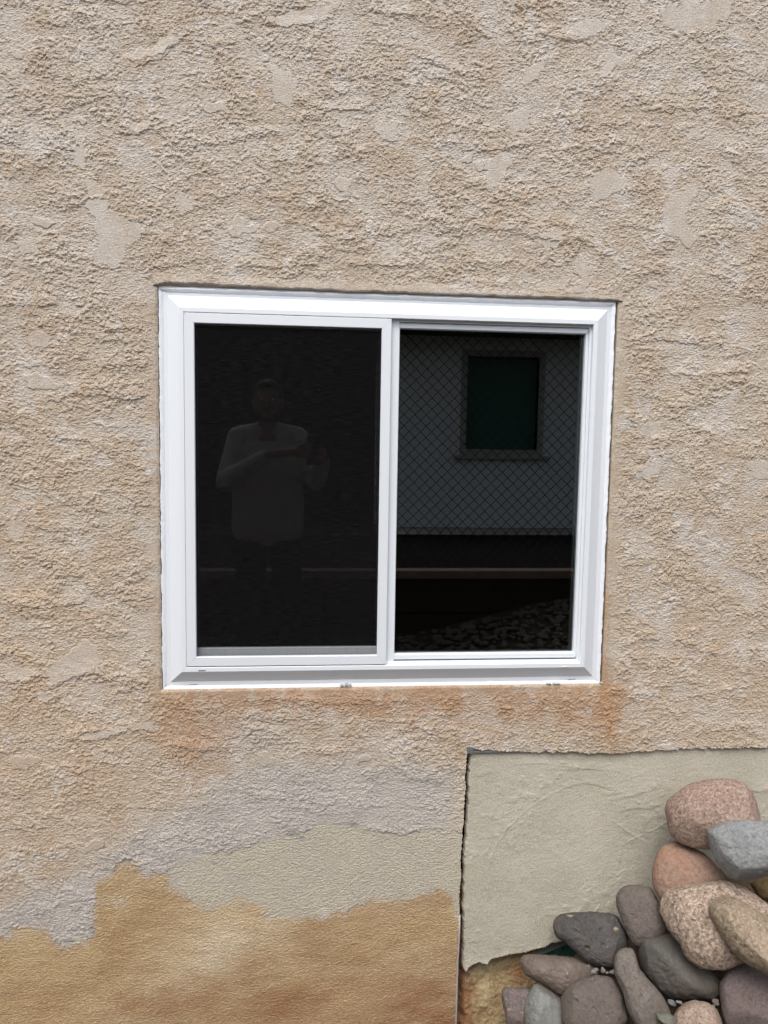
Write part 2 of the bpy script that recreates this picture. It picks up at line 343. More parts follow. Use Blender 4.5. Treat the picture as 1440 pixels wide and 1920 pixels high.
# ---------- relief of the stucco (metres, towards the viewer)
def build_relief():
    U, V, x, z = FU, FV, fx, fz
    wx = x + 0.012*fbm(x, z, 0.05, 3, 1); wz = z + 0.010*fbm(x, z, 0.05, 3, 2)
    a, b = wall_fields(U, V, x, z)
    ochre = in_poly(a, b, OCHRE); cream = in_poly(a, b, CREAM) & ~ochre; grey = in_poly(a*0.6+U*0.4, b*0.6+V*0.4, GREY) & ~cream & ~ochre
    flat = np.zeros(U.shape, bool)
    fa, fb = U+fbm(x, z, 0.03, 4, 51)*16, V+fbm(x, z, 0.03, 4, 52)*13
    for p in FLATS: flat |= in_poly(fa, fb, p)
    nf = fbm(wx, wz, 0.10, 4, 60, ax=1.3)
    flat |= nf > 0.50
    softflat = np.maximum(sst(0.02, 0.36, nf), flat)
    smoothz = ochre | cream
    dense = sst(-0.45, 0.35, fbm(x, z, 0.22, 3, 5))             # where the texture is busy
    dens2 = sst(-0.3, 0.4, fbm(x, z, 0.13, 3, 6))
    n1 = fbm(wx, wz, 0.068, 5, 7, 0.56, ax=1.7)
    n2 = fbm(wx, wz, 0.0195, 4, 8, 0.55, ax=1.6)
    n3 = fbm(wx, wz, 0.0095, 3, 9, 0.6, ax=1.6)
    n4 = fbm(x, z, 0.0068, 2, 10, ax=1.25)
    amp = np.where(smoothz, 0.0, np.where(grey, 0.8, 1.0)).astype(np.float32)
    r1 = n1+0.25*n3+0.16*n4; r2 = n2+0.30*n3+0.24*n4+0.25*(dens2-0.5); r3 = n3+0.45*n4+0.3*(dense-0.5)
    rough = np.clip(0.50+0.50*sst(-0.30, 0.35, fbm(x, z, 0.16, 4, 18)+0.5*n1), 0, 1)*(1-0.88*softflat)
    h = amp*0.0014*(sst(0.06, 0.09, r1)+0.8*sst(0.42, 0.45, r1))*(0.45+0.55*rough)
    h += amp*0.0012*rough*(0.8*sst(-0.38, -0.34, r2)+sst(0.04, 0.08, r2)+0.8*sst(0.42, 0.46, r2))
    h += amp*0.0010*rough*(.5+.5*dens2)*sst(0.02, 0.12, r3)
    h = np.where(flat & ~smoothz, np.maximum(h*0.45, 0.0022)+0.0002*n2, h)
    for line, hh, up in LAPS:
        k = (U > min(p[0] for p in line)-30) & (U < max(p[0] for p in line)+30) & (V > min(p[1] for p in line)-up-20) & (V < max(p[1] for p in line)+25)
        uu = U[k]+7*n2[k]; vv = V[k]+8*n2[k]+6*n3[k]+5*n1[k]
        d, sg, t = seg_dist(uu, vv, line)
        e = sst(0, .12, t)*sst(1, .88, t)
        add = 0.00125*hh*np.where(sg < 0, np.clip(1-d/up, 0, 1), np.clip(1-d/1.5, 0, 1))*e
        h[k] += add
    h += 0.0006*sst(0.0, 0.3, n4)*np.where(flat, 0.15, np.where(smoothz, .9, np.where(grey, .7, 1.0))) 
    # each coat fades upward and breaks off sharply below
    dz = STEP; slo = (0.42+0.30*fbm(x, z, .02, 2, 19)).astype(np.float32).clip(.12, 1)
    for i in range(1, h.shape[0]):
        np.maximum(h[i], h[i-1]-slo[i]*dz, out=h[i])
    # sand grain, slightly lying
    g = rng.standard_normal(h.shape).astype(np.float32)
    g = (g + np.roll(g, 1, 1) + 0.6*np.roll(g, -1, 1))/1.9
    h += g*np.where(flat, 0.00016, np.where(smoothz, 0.00046, 0.00040))
    # lower coats
    h += np.where(ochre, 0.0022*fbm(x*.93+z*.36, z*.93-x*.36, 0.15, 4, 14, .45, ax=2.4)+0.0014*fbm(wx, wz, 0.04, 3, 15, ax=1.8), 0)
    h += np.where(cream, 0.0006*fbm(x, z, 0.05, 3, 16), 0)
    h += 0.0040*fbm(x, z, 0.5, 3, 17)
    for line, wdt, dep in CRACKS:
        k = (U > min(p[0] for p in line)-15) & (U < max(p[0] for p in line)+15) & (V > min(p[1] for p in line)-10) & (V < max(p[1] for p in line)+10)
        d, sg, t = seg_dist(U[k]+3*n3[k], V[k], line)
        h[k] -= 0.001*dep*np.clip(1.6-d/wdt, 0, 1)
    # calmer plaster next to the window
    dx = np.maximum(np.maximum(OX0-x, x-OX1), 0); dzz = np.maximum(np.maximum(OZ0-z, z-OZ1), 0)
    d = np.hypot(dx, dzz)
    side = sst(0.005, 0.045, d+0.012*n1)
    h = h*(0.25+0.75*side)
    return h.astype(np.float32), softflat.astype(np.float32), grey, cream, ochre, d
H, SOFTF, GREYM, CREAMM, OCHREM, DOPEN = build_relief()

def reflect_idx(i, n):
    i = np.abs(i); p = 2*(n-1); i = i % p
    return np.where(i >= n, p-i, i)
ii = reflect_idx(np.round((XA-XA[xl])/STEP).astype(int), xn)
jj = reflect_idx(np.round((ZA-ZA[zl])/STEP).astype(int), zn)
ii[xl:xl+xn] = np.arange(xn); jj[zl:zl+zn] = np.arange(zn)
HH = H[jj][:, ii]
U, V = photo(X, Z)
# opening
dxo = np.maximum(np.maximum(OX0-X, X-OX1), 0); dzo = np.maximum(np.maximum(OZ0-Z, Z-OZ1), 0)
DO = np.hypot(dxo, dzo)
Y = -HH.copy()
inside_open = (X > OX0+1e-6) & (X < OX1-1e-6) & (Z > OZ0+1e-6) & (Z < OZ1-1e-6)
rag = 0.004*fbm(X, Z, 0.05, 4, 71)+0.0015*fbm(X, Z, 0.011, 2, 72)
er = np.clip(1-(DO+rag)/0.008, 0, 1)
Y += 0.0045*er*er*(~inside_open)
top = (Z >= OZ1-1e-6) & (X > OX0-0.009) & (X < OX1+0.009)
lip = 0.0048+0.0050*fbm(X, Z*0, 0.20, 3, 73)+0.0035*fbm(X, Z*0, 0.035, 3, 74)+0.0030*sst(-.30, -.52, X)-0.001*sst(.3, .6, X)
lip = np.maximum(lip, 0.0012)*sst(OX0-.010, OX0+.02, X)*sst(OX1+.010, OX1-.02, X)
kl = top & ((Z-OZ1) < lip+0.03)
drop = sst(0.0016, -0.0012, (Z-OZ1)-lip)
Y = np.where(kl, Y-0.0030*sst(0.03, 0.0, np.abs(Z-OZ1-lip))*(drop < .5)+drop*(0.005+0.006*np.clip(1-(Z-OZ1)/np.maximum(lip, .002), 0, 1)), Y)
Y = np.where(inside_open, 0.035, Y)
# the lower right panel is cut out of the coat
n_e = fbm(X, Z, 0.03, 4, 81)*5+fbm(X, Z, 0.009, 2, 82)*3
inside_pan = in_poly(U+n_e*0.35, V+n_e*.8, PANEL)
Y = np.where(inside_pan, 0.060, Y)
hole = inside_open | inside_pan
keep = ~(hole[:-1, :-1] & hole[1:, :-1] & hole[:-1, 1:] & hole[1:, 1:])
P = np.stack([X, Y, Z], -1)
wall_me, used = grid_mesh(P, keep, 'stucco_wall', False)

# ---------- colour of the coats (real paint, bare plaster and rust; no light)
def lerp(A, B, t): return A + (B-A)*t[..., None]
def wall_colour(U, V, X, Z):
    a, b = wall_fields(U, V, X, Z)
    def soft(poly, amp, k=(.6, .4)):
        t = np.zeros(X.shape, np.float32)
        for q in range(6):
            t += in_poly(a+amp*(1.2*fbm(X, Z, .010, 2, 200+q)+1.0*fbm(X, Z, .05, 2, 220+q)), b+amp*(1.2*fbm(X, Z, .010, 2, 210+q)+1.0*fbm(X, Z, .05, 2, 230+q)), poly)/6
        return t
    o = soft(OCHRE, 13); c = soft(CREAM, 12)*(1-o)
    base = np.array([0.435, 0.370, 0.296]); warm = np.array([0.375, 0.282, 0.195]); pale = np.array([0.500, 0.460, 0.415])
    t1 = sst(-0.45, 0.75, fbm(X, Z, 0.16, 4, 91)+0.55*fbm(X, Z, 0.03, 3, 92))
    C = np.broadcast_to(base, X.shape+(3,)).copy()
    high = sst(900, 0, V)
    C = lerp(C, np.broadcast_to(np.array([0.455, 0.400, 0.340]), C.shape), high*0.9)
    C = lerp(C, np.broadcast_to(warm, C.shape), t1*(0.62+0.10*sst(500, 1100, V)))
    sp = sst(0.25, 0.7, fbm(X, Z, 0.055, 4, 93))
    C = lerp(C, np.broadcast_to(np.array([0.43, 0.285, 0.165]), C.shape), sp*0.42)
    pl = sst(0.10, 0.45, fbm(X, Z, 0.11, 5, 94)-0.4*fbm(X, Z, 0.02, 2, 95))
    C = lerp(C, np.broadcast_to(pale, C.shape), pl*0.7)
    # rust washed out under the sill
    drip = fbm(X, Z*0.22, 0.05, 4, 96); wash = fbm(X, Z, 0.09, 4, 97)
    rust = np.zeros_like(X)
    for cu, cv, su, sv, k in ((340,1320,60,26,.8),(400,1365,60,30,.8),(470,1305,60,22,.85),(330,1390,80,28,.4),(590,1308,110,20,.8),(560,1350,60,26,.4),(700,1325,110,34,.55),(850,1310,120,28,.6),
                          (880,1360,150,36,.35),(1010,1305,110,26,.6),(1100,1320,80,34,.6),(1140,1300,40,30,.9),(1155,1370,26,38,.7),(620,1375,70,36,.35),(365,1410,55,34,.75),(320,1350,40,50,.5),(1060,1360,110,36,.4)):
        rust += k*np.exp(-((U-cu)/su)**2-((V-cv)/sv)**2)
    rust += 0.80*np.exp(-((V-1312)/36)**2)*sst(270, 330, U)*sst(1185, 1130, U)
    rust = np.clip(rust*(0.70+0.9*drip+0.5*wash+0.45*fbm(X, Z, .02, 3, 241)), 0, 1)*sst(1268, 1292, V)
    C = lerp(C, np.broadcast_to(np.array([0.365, 0.230, 0.138]), C.shape), np.clip(rust*0.80, 0, 1))
    dk = np.clip(np.exp(-((U-1148)/22)**2-((V-1335)/42)**2)*(0.6+0.8*drip), 0, 1)
    C = lerp(C, np.broadcast_to(np.array([0.34, 0.17, 0.06]), C.shape), dk*0.7)
    side = np.exp(-((U-1132)/9)**2)*sst(1010, 1120, V)*sst(1330, 1280, V)+0.6*np.exp(-((U-303)/7)**2)*sst(760, 820, V)*sst(1010, 900, V)
    C = lerp(C, np.broadcast_to(np.array([0.36, 0.20, 0.09]), C.shape), np.clip(side*0.6, 0, 1))
    peach = np.exp(-((U-90)/230)**2-((V-1330)/260)**2)*0.5+np.exp(-((U-1330)/220)**2-((V-1270)/130)**2)*0.25+np.exp(-((U-70)/150)**2-((V-900)/260)**2)*.22
    C = lerp(C, np.broadcast_to(np.array([0.475, 0.355, 0.250]), C.shape), np.clip(peach*(0.8+0.8*wash), 0, 1))
    # bare grey-lilac plaster
    g0 = in_poly(a*0.6+U*0.4, b*0.6+V*0.4, GREY)
    gd = np.clip(sst(1395, 1470, V+40*wash+14*drip+0.10*np.maximum(U-300, 0)*0-0), 0, 1)
    gd = np.where(g0, gd*sst(-30, 60, V-1690+U*0.55+30*wash), 0)
    gcol = lerp(np.broadcast_to(np.array([0.392, 0.361, 0.328]), C.shape).copy(), np.broadcast_to(np.array([0.436, 0.404, 0.364]), C.shape), sst(-.3, .5, fbm(X, Z, .12, 4, 98)))
    gr = sst(820, 880, U+20*wash)                                           # warmer again next to the joint
    gcol = lerp(gcol, np.broadcast_to(np.array([0.47, 0.40, 0.315]), C.shape), gr*.8)
    C = lerp(C, gcol, gd)
    up_l = np.clip(np.exp(-((U-470)/75)**2-((V-1385)/55)**2)*.5, 0, 1)
    C = lerp(C, gcol, up_l*(1-o)*(1-c))
    # cream paint over it
    ccol = lerp(np.broadcast_to(np.array([0.425, 0.388, 0.308]), C.shape).copy(), np.broadcast_to(np.array([0.415, 0.378, 0.318]), C.shape), sst(-.3, .5, fbm(X, Z, .1, 4, 99)))
    ccol = lerp(ccol, np.broadcast_to(np.array([0.47, 0.43, 0.36]), C.shape), sst(-.1, .4, wash)*sst(1690, 1720, V+20*wash)*sst(340, 420, U))
    C = lerp(C, ccol, c)
    # ochre base paint
    oo = fbm(X, Z, 0.30, 4, 100, ax=2.0); o2 = fbm(X, Z, 0.06, 4, 101, ax=1.6)
    chn = fbm(X, Z, .014, 3, 104)
    o3 = fbm(X*.94+Z*.34, Z*.94-X*.34, .075, 5, 103, .55, ax=2.4)
    oc = lerp(np.broadcast_to(np.array([0.385, 0.272, 0.148]), C.shape).copy(), np.broadcast_to(np.array([0.440, 0.335, 0.205]), C.shape), sst(-.5, .5, oo+.3*o2))
    oc = lerp(oc, np.broadcast_to(np.array([0.315, 0.205, 0.105]), C.shape), sst(-.1, .6, o3-.3*oo+.25*chn)*.6)
    brown = np.clip(np.exp(-((U-860)/150)**2-((V-1925)/110)**2)*0.8+np.exp(-((U-600)/300)**2-((V-1880)/60)**2)*.5+np.exp(-(((U-600)*.35+(V-1760)*.94)/26)**2-((U-600)/220)**2)*.4+np.exp(-((U-320)/260)**2-((V-1900)/45)**2)*.3+np.exp(-((U-300)/40)**2-((V-1690)/50)**2)*.3, 0, 1)
    oc = lerp(oc, np.broadcast_to(np.array([0.25, 0.135, 0.072]), C.shape), np.clip(brown*(.85+1.0*o3), 0, 1))
    ps = in_poly(U+60*o2, V+40*o2, PALE)
    pm = np.clip(np.exp(-(((U-420)*.55+(V-1770)*.9)/52)**2-(((U-420)*.75-(V-1770)*.55)/120)**2)*1.1, 0, 1)
    oc = lerp(oc, np.broadcast_to(np.array([0.49, 0.405, 0.285]), C.shape), np.clip(pm*(.75+.8*o2), 0, .9))
    pg = np.exp(-((U-210)/26)**2-((V-1700)/30)**2)+np.exp(-((U-275)/30)**2-((V-1650)/16)**2)
    oc = lerp(oc, np.broadcast_to(np.array([0.46, 0.385, 0.275]), C.shape), np.clip(pg*(.5+1.2*o2), 0, .8))
    C = lerp(C, oc, o)
    # grey chips of old filler
    chipn = fbm(X, Z, .012, 3, 102)
    for cu, cv, su, sv in ((548,1563,16,5),(566,1572,10,4),(577,1556,6,5),(663,1548,12,6),(366,1596,7,5),(402,1618,7,3),(174,1742,7,8),(134,1765,12,4)):
        k = (((U+9*o2+5*wash-cu)/su)**2+((V+6*o2-cv)/sv)**2)+.9*chipn < .8
        C[k] = C[k]*.45+np.array((0.20, 0.21, 0.215))*.55
    return C
Cw = wall_colour(U, V, X, Z)
Cw = lerp(Cw, np.broadcast_to(np.array([0.500, 0.463, 0.420]), Cw.shape), .55*SOFTF[jj][:, ii]*sst(1450, 1380, V)*(0.7+.5*fbm(X, Z, .05, 3, 240)).clip(0, 1.2))
grain = 1+0.05*rng.standard_normal(X.shape)
Cw = np.clip(Cw*grain[..., None], 0.01, 0.9)
set_col(wall_me, Cw.reshape(-1, 3)[used])
wall = link('wall', wall_me, M_STUCCO, house)
wall['label'] = 'rough tan stucco wall with rust stains and ochre base'

# ---------- the smooth plaster patch at lower right
pxa = np.concatenate([np.arange(0.185, 1.70, 0.0023), np.arange(1.70, 4.25, 0.02)]); pza = np.arange(-0.20, 0.80, 0.0023)
PX_, PZ_ = np.meshgrid(pxa, pza)
PU, PV = photo(PX_, PZ_, 0.020)
q1 = fbm(PX_, PZ_, 0.03, 4, 111); q2 = fbm(PX_, PZ_, 0.010, 3, 112); q3 = fbm(PX_, PZ_, 0.25, 3, 113)
BOT = [(864,1811),(872,1818),(882,1806),(895,1800),(912,1804),(920,1793),(938,1789),(960,1784),(985,1781),(1002,1775),(1018,1772),(1030,1765),(1050,1760),(1075,1756),(1150,1740),(1250,1725),(1440,1690),(1700,1680),(2100,1900),(2600,2100),(9000,3600)]
LEFT = [(881,1400),(879,1430),(876.5,1458),(878,1478),(875.5,1510),(873.5,1545),(871.5,1580),(868.5,1612),(869.5,1640),(867.5,1665),(868,1710),(867.5,1760),(867,1790),(866,1811)]
pp = LEFT+BOT[1:]+[(9000,1100),(881,1380)]
inp = in_poly(PU+2.6*q1+.7*q2, PV+1.5*q1+1.2*q2, pp)
hp = 0.0025*q3+0.0006*q1+0.0004*q2
hp += 0.0009*sst(.12, .22, q1)*sst(-.1, .3, fbm(PX_, PZ_, .18, 3, 114))
def ridge(line, wdt, hh, one=False):
    global hp
    d, sg, t = seg_dist(PU+3*q1, PV+3*q1, line)
    e = sst(0, .15, t)*sst(1, .85, t)
    hp = hp+0.0007*hh*e*(np.where(sg < 0, np.clip(1-d/(wdt*(6 if one else 1)), 0, 1), np.clip(1-d/wdt, 0, 1)))
ridge([(905,1655),(925,1585),(952,1545),(990,1509),(1040,1481),(1085,1464),(1120,1460)], 3, 1.3)
ridge([(1085,1464),(1130,1470),(1155,1484),(1120,1486)], 3, 1.8, True)
ridge([(1150,1520),(1190,1510),(1225,1512)], 3, 2.0, True)
ridge([(1130,1500),(1175,1490),(1240,1470)], 2.5, 1.4, True)
ridge([(1165,1580),(1200,1562),(1225,1550),(1250,1535)], 2.5, 1.8)
ridge([(1140,1530),(1172,1555),(1215,1580)], 2.5, 1.2)
ridge([(940,1432),(1010,1428),(1060,1434),(1180,1446)], 2, 1.2, True)
ridge([(1000,1440),(1100,1438),(1150,1430)], 2, 1.0, True)
ridge([(925,1440),(905,1450),(890,1452)], 2.5, 1.4, True)
ridge([(895,1640),(915,1665),(920,1680)], 5, 1.4)
ridge([(885,1590),(900,1600),(915,1592)], 6, 1.3)
ridge([(1105,1718),(1118,1700),(1120,1690)], 2.5, 2.2)
ridge([(890,1745),(900,1738)], 3, 1.8); ridge([(912,1742),(925,1772),(938,1772)], 2.5, 1.4, True); ridge([(1400,1478),(1425,1480),(1440,1475)], 3, 2.0, True)
ridge([(1100,1650),(1085,1665),(1100,1680)], 4, 1.0)
gp = rng.standard_normal(hp.shape); hp += (gp+np.roll(gp, 1, 1)+.5*np.roll(gp, 2, 1))*0.00013
hp = hp.astype(np.float32)
bd, bs_, bt = seg_dist(PU, PV, BOT)
hp += 0.0025*np.clip(1-bd/8, 0, 1)*(0.5+q1)            # the thick torn lower edge
YP = 0.008-hp
YP = np.where(inp, YP, 0.030)
kp = inp[:-1, :-1] | inp[1:, :-1] | inp[:-1, 1:] | inp[1:, 1:]
pme, pu = grid_mesh(np.stack([PX_, YP, PZ_], -1), kp, 'plaster_patch')
pc = lerp(np.broadcast_to(np.array([0.430, 0.400, 0.322]), PX_.shape+(3,)).copy(), np.broadcast_to(np.array([0.472, 0.440, 0.362]), PX_.shape+(3,)), sst(-.4, .5, fbm(PX_, PZ_, .15, 4, 115)+.2*q2))
pc = lerp(pc, np.broadcast_to(np.array([0.47, 0.44, 0.37]), pc.shape), np.clip(1-bd/7, 0, 1)*.5)
pc = lerp(pc, np.broadcast_to(np.array([0.30, 0.285, 0.235]), pc.shape), np.exp(-((PU-1215)/60)**2-((PV-1580)/90)**2)*0.5*(.7+q1))  # soft shade beside the boulders, painted into the plaster colour
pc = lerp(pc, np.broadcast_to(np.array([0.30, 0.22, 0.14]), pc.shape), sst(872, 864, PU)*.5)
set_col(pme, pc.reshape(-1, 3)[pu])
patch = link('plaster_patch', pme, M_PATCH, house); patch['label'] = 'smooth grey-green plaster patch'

# ---------- the ochre footing under the patch
fxa = np.arange(0.19, 1.3, 0.003); fza = np.arange(-0.35, 0.36, 0.003)
FX_, FZ_ = np.meshgrid(fxa, fza); GU, GV = photo(FX_, FZ_, 0.03)
r1 = fbm(FX_, FZ_, 0.07, 6, 121, .6); r2 = fbm(FX_, FZ_, 0.012, 4, 122, .65)
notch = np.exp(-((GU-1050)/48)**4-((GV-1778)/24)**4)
YF = 0.052-0.050*sst(1775, 1960, GV+20*r1)-0.004*r1-0.0024*r2+0.10*notch-0.0011*rng.standard_normal(FX_.shape)-0.0016*np.maximum(r2-.2, 0)
YF += 0.03*sst(872, 860, GU+5*r1)
fme, fu = grid_mesh(np.stack([FX_, YF, FZ_], -1), np.ones((len(fza)-1, len(fxa)-1), bool), 'footing')
fc = lerp(np.broadcast_to(np.array([0.270, 0.190, 0.098]), FX_.shape+(3,)).copy(), np.broadcast_to(np.array([0.40, 0.325, 0.190]), FX_.shape+(3,)), sst(-.5, .7, .7*r1+.5*r2+.5*np.exp(-((GU-915)/40)**2-((GV-1830)/40)**2)-.1))  # the bulge's lit middle is put into the colour as a paler spot
fc = lerp(fc, np.broadcast_to(np.array([0.22, 0.10, 0.045]), fc.shape), np.clip(sst(905, 865, GU+25*r1+15*r2)*.8+np.exp(-((GU-975)/18)**2-((GV-1828)/22)**2)*.8+sst(1840, 1930, GV+40*r1)*sst(930, 980, GU)*.4, 0, .9))
fc = np.where((notch > .3)[..., None], np.array([0.035, 0.03, 0.025]), fc)  # the hole's shade painted in: near-black colour inside the notch
set_col(fme, fc.reshape(-1, 3)[fu])
link('footing', fme, M_FOOT, house)['label'] = 'crumbly ochre concrete footing'

# teal membrane behind the torn edge, with wire lath in front of it, and the grey flashing corner
M_TEAL = simple('teal_membrane', (0.018, 0.085, 0.075), 0.45, 0.5, 0.002, 30, 0.3, 25)
mb = MB()
c0 = at_y(1012, 1750, 0.062); c1 = at_y(1100, 1800, 0.062)
for k in range(4):
    xa = c0[0]+(c1[0]-c0[0])*k/4; xb = c0[0]+(c1[0]-c0[0])*(k+.94)/4
    mb.quad((xa, .062+.006*(k % 2), c1[2]), (xb, .060, c1[2]), (xb, .066, c0[2]), (xa, .068, c0[2]))
mb.build('membrane', M_TEAL, house)
M_WIRE = simple('galvanised_wire', (0.42, 0.42, 0.42), 0.5, 0.5, metal=0.6)
mb = MB()
A = at_y(1000, 1788, 0.030); B = at_y(1064, 1762, 0.030)
for k in range(15):
    t = k/14; p = A+(B-A)*t
    mb.tube([(p[0], .030, p[2]-.014), (p[0]+.001, .029, p[2]+.016)], .0006, 4)
for k in range(7):
    o_ = -.013+.0045*k
    mb.tube([(A[0], .0305, A[2]+o_), (B[0], .0305, B[2]+o_)], .0006, 4)
mb.build('wire_lath', M_WIRE, house)
M_FLASH = simple('dull_flashing', (0.13, 0.14, 0.14), 0.6, 0.4, 0.0006, 60, 0.3, 60)
mb = MB()
p = at_y(876, 1413, -0.002); q = at_y(888, 1401, -0.002); e = at_y(1060, 1413, .004)
mb.box(p[0], q[0], -.0035, .03, p[2], q[2]).box(q[0], e[0], .000, .03, p[2]-.0005, p[2]+.005)
mb.build('flashing', M_FLASH, house, bevel=.0006)
# metal bead down the cut edge of the coat
mb = MB()
pts = [at_y(u, v, 0.0) for u, v in ((861,1715),(860,1760),(857.5,1800),(856,1850),(854.5,1900),(852.5,1990))]
mb.tube([(p[0]+.001, -.001, p[2]) for p in pts], .0028, 6)
mb.build('edge_bead', simple('grey_bead', (0.36, 0.34, 0.32), .6, .4, .0006, 80, .3, 60), house, smooth=True)

# ================================================================== THE WINDOW (a part of the house)
FY = 0.010
lx0, lx1, lz0, lz1 = -0.537, 0.537, WZ-0.4605, WZ+0.4637
win = ring(MB(), lx0, lx1, lz0, lz1, [(-.006, .030), (-.006, .004), (-.005, .003), (0, .003), (0, -.0085), (.0012, -.010), (.0118, -.010), (.0132, -.0092), (.0425, .0085), (.0432, FY), (.0655, FY), (.0655, .03)], 0.00012).build('window', M_VINYL, house)
win['label'] = 'white sliding window, insect screen over its left half'
# sealant bead, ragged outside edge
mb = MB(); prof_n = 6
def bead_pts(i, t):
    cs = [(lx0-.0615, lz0-.0615), (lx1+.0615, lz0-.0615), (lx1+.0605, lz1+.0575), (lx0-.0605, lz1+.0575)]
    a, b = cs[i], cs[(i+1) % 4]
    return a[0]+(b[0]-a[0])*t, a[1]+(b[1]-a[1])*t
nrm = [(0, -1), (1, 0), (0, 1), (-1, 0)]
loop = []
for i in range(4):
    n_ = 420 if i in (0, 2) else 360
    for k in range(n_):
        t = k/n_; x, z = bead_pts(i, t); nx, nz = nrm[i]
        cv = [0, 0]
        s = x*7+z*13
        out = 0.0040+0.0030*mnoise.fractal(Vector((x*22, z*22, i)), 1, 2, 3)+0.0016*mnoise.noise(Vector((x*140, z*140, 5+i)))
        thin = 0.0
        if i == 0: out += 0.0015+0.002*mnoise.noise(Vector((x*9, 3, 1)))
        inn = -0.0065+0.0012*mnoise.noise(Vector((x*40, z*40, 9)))
        # corner blending
        if t < .012: f = t/.012; nx, nz = (nrm[i-1][0]*(1-f)+nx*(1+f))/2, (nrm[i-1][1]*(1-f)+nz*(1+f))/2
        if t > .988: f = (1-t)/.012; j = (i+1) % 4; nx, nz = (nrm[j][0]*(1-f)+nx*(1+f))/2, (nrm[j][1]*(1-f)+nz*(1+f))/2
        loop.append([(x+nx*inn, FY-.0004, z+nz*inn), (x+nx*(inn*.5), FY-.0026, z+nz*(inn*.5)), (x+nx*out*.3, FY-.0048, z+nz*out*.3), (x+nx*out*.85, FY-.0052, z+nz*out*.85), (x+nx*out*1.1, FY-.002, z+nz*out*1.1), (x+nx*out*1.1, FY+.012, z+nz*out*1.1)])
for r_ in loop: mb.v += r_
nL = len(loop)
for i in range(nL):
    j = (i+1) % nL
    for k in range(prof_n-1): mb.f.append((i*prof_n+k, j*prof_n+k, j*prof_n+k+1, i*prof_n+k+1))
mb.build('sealant', M_SEAL, win, smooth=True)
# grey mortar smears under the lower bead
M_SMEAR = simple('grey_smear', (0.40, 0.41, 0.41), .8, .3, .0015, 160, .5, 220)
for cu, cv, su, sv in ((641,1285,3.0,1.5),(650,1284.5,3.5,1.9),(657,1284.5,2.5,1.2),(1044,1282,7,1.3),(1030,1282,4,1.1),(1128,1281,3,1.5)):
    mb = MB(); c = at_y(cu, cv, -.0005); n_ = 40
    su *= .00142; sv *= .00142
    mb.v.append((c[0], -.0030, c[2]))
    for k in range(n_):
        a_ = 2*math.pi*k/n_; rr = 1+.55*mnoise.noise(Vector((math.cos(a_)*2+cu, math.sin(a_)*2, cv)))+.5*mnoise.noise(Vector((math.cos(a_)*6+cu, math.sin(a_)*6, cv)))
        mb.v.append((c[0]+su*math.cos(a_)*rr, -.0022, c[2]+sv*math.sin(a_)*rr))
    for k in range(n_): q_ = mb.v[1+k]; mb.v.append((q_[0], .01, q_[2]))
    for k in range(n_):
        mb.f.append((0, 1+k, 1+(k+1) % n_)); mb.f.append((1+k, 1+n_+k, 1+n_+(k+1) % n_, 1+(k+1) % n_))
    mb.build('mortar_smear', M_SMEAR, win)
# weep slots on the lower lip
mb = MB(); c = at_y(379, 1257.5, -.0095)
mb.box(c[0]-.0095, c[0]+.0095, -.0103, -.0095, c[2]-.0012, c[2]+.0012); mb.build('weep_slot', M_SLOT, win)
mb = MB(); c = at_y(1060, 1250, -.0095)
mb.box(c[0]-.0085, c[0]+.0085, -.0112, -.0095, c[2]-.0015, c[2]+.0015); mb.build('weep_cover', M_VINYL, win, bevel=.0006)
M_FS = simple('slot_grey', (.35, .35, .36), .6)
for u_ in (363, 1072):
    mb = MB(); c = at_y(u_, 1283 if u_ < 500 else 1273, FY-.001); mb.box(c[0]-.011, c[0]+.011, FY-.0012, FY, c[2]-.0012, c[2]+.0008)
    mb.build('fin_slot', M_FS, win)
# screen frame and screen
sx0, sx1, sz0, sz1 = -0.511, -0.031, WZ-0.4325, WZ+0.437
ring(MB(), sx0, sx1, sz0, sz1, [(0, .004), (0, -.0085), (.0015, -.010), (.0245, -.010), (.0255, -.009), (.0255, .004)], 0.00022).build('screen_frame', M_ALU, win)
MB().quad((sx0-.004, -.002, sz0-.004), (sx1+.004, -.002, sz0-.004), (sx1+.004, -.002, sz1+.004), (sx0-.004, -.002, sz1+.004)).build('insect_screen', M_SCREEN, win)
# left sash behind the screen
ring(MB(), -.518, -.028, WZ-.4150, WZ+.436, [(0, .030), (0, .0125), (.001, .012), (.022, .012), (.022, .03)]).build('sash', M_VINYL, win)
MB().quad((-.53, .020, WZ-.44), (-.02, .020, WZ-.44), (-.02, .020, WZ+.45), (-.53, .020, WZ+.45)).build('glass_pane', M_GLASS, win)
# right hand sash
gx0, gx1, gz0, gz1 = 0.0185, 0.5235, WZ-0.4355, WZ+0.4415
ring(MB(), gx0, gx1, gz0, gz1, [(0, .030), (0, .0105), (.0008, .0098), (.0068, .0098), (.0072, .0102), (.0076, .0102), (.008, .0075), (.0108, .0075), (.0112, .0105), (.0150, .0105), (.0150, .03)]).build('sash', M_VINYL, win)
mb = MB()  # thicker lower and upper rails
mb.box(gx0-.002, gx1+.004, .0072, .0092, gz0-.0145, gz0-.0015).box(gx0-.002, gx1+.004, .0072, .0092, gz1+.0012, gz1+.0105)
mb.box(-.006, gx0-.0015, .0045, .0125, gz0-.02, gz1+.018)
mb.build('sash_rails', M_VINYL, win, bevel=.0008)
MB().quad((gx0-.004, .022, gz0-.004), (gx1+.004, .022, gz0-.004), (gx1+.004, .022, gz1+.004), (gx0-.004, .022, gz1+.004)).build('glass_pane', M_GLASS, win)
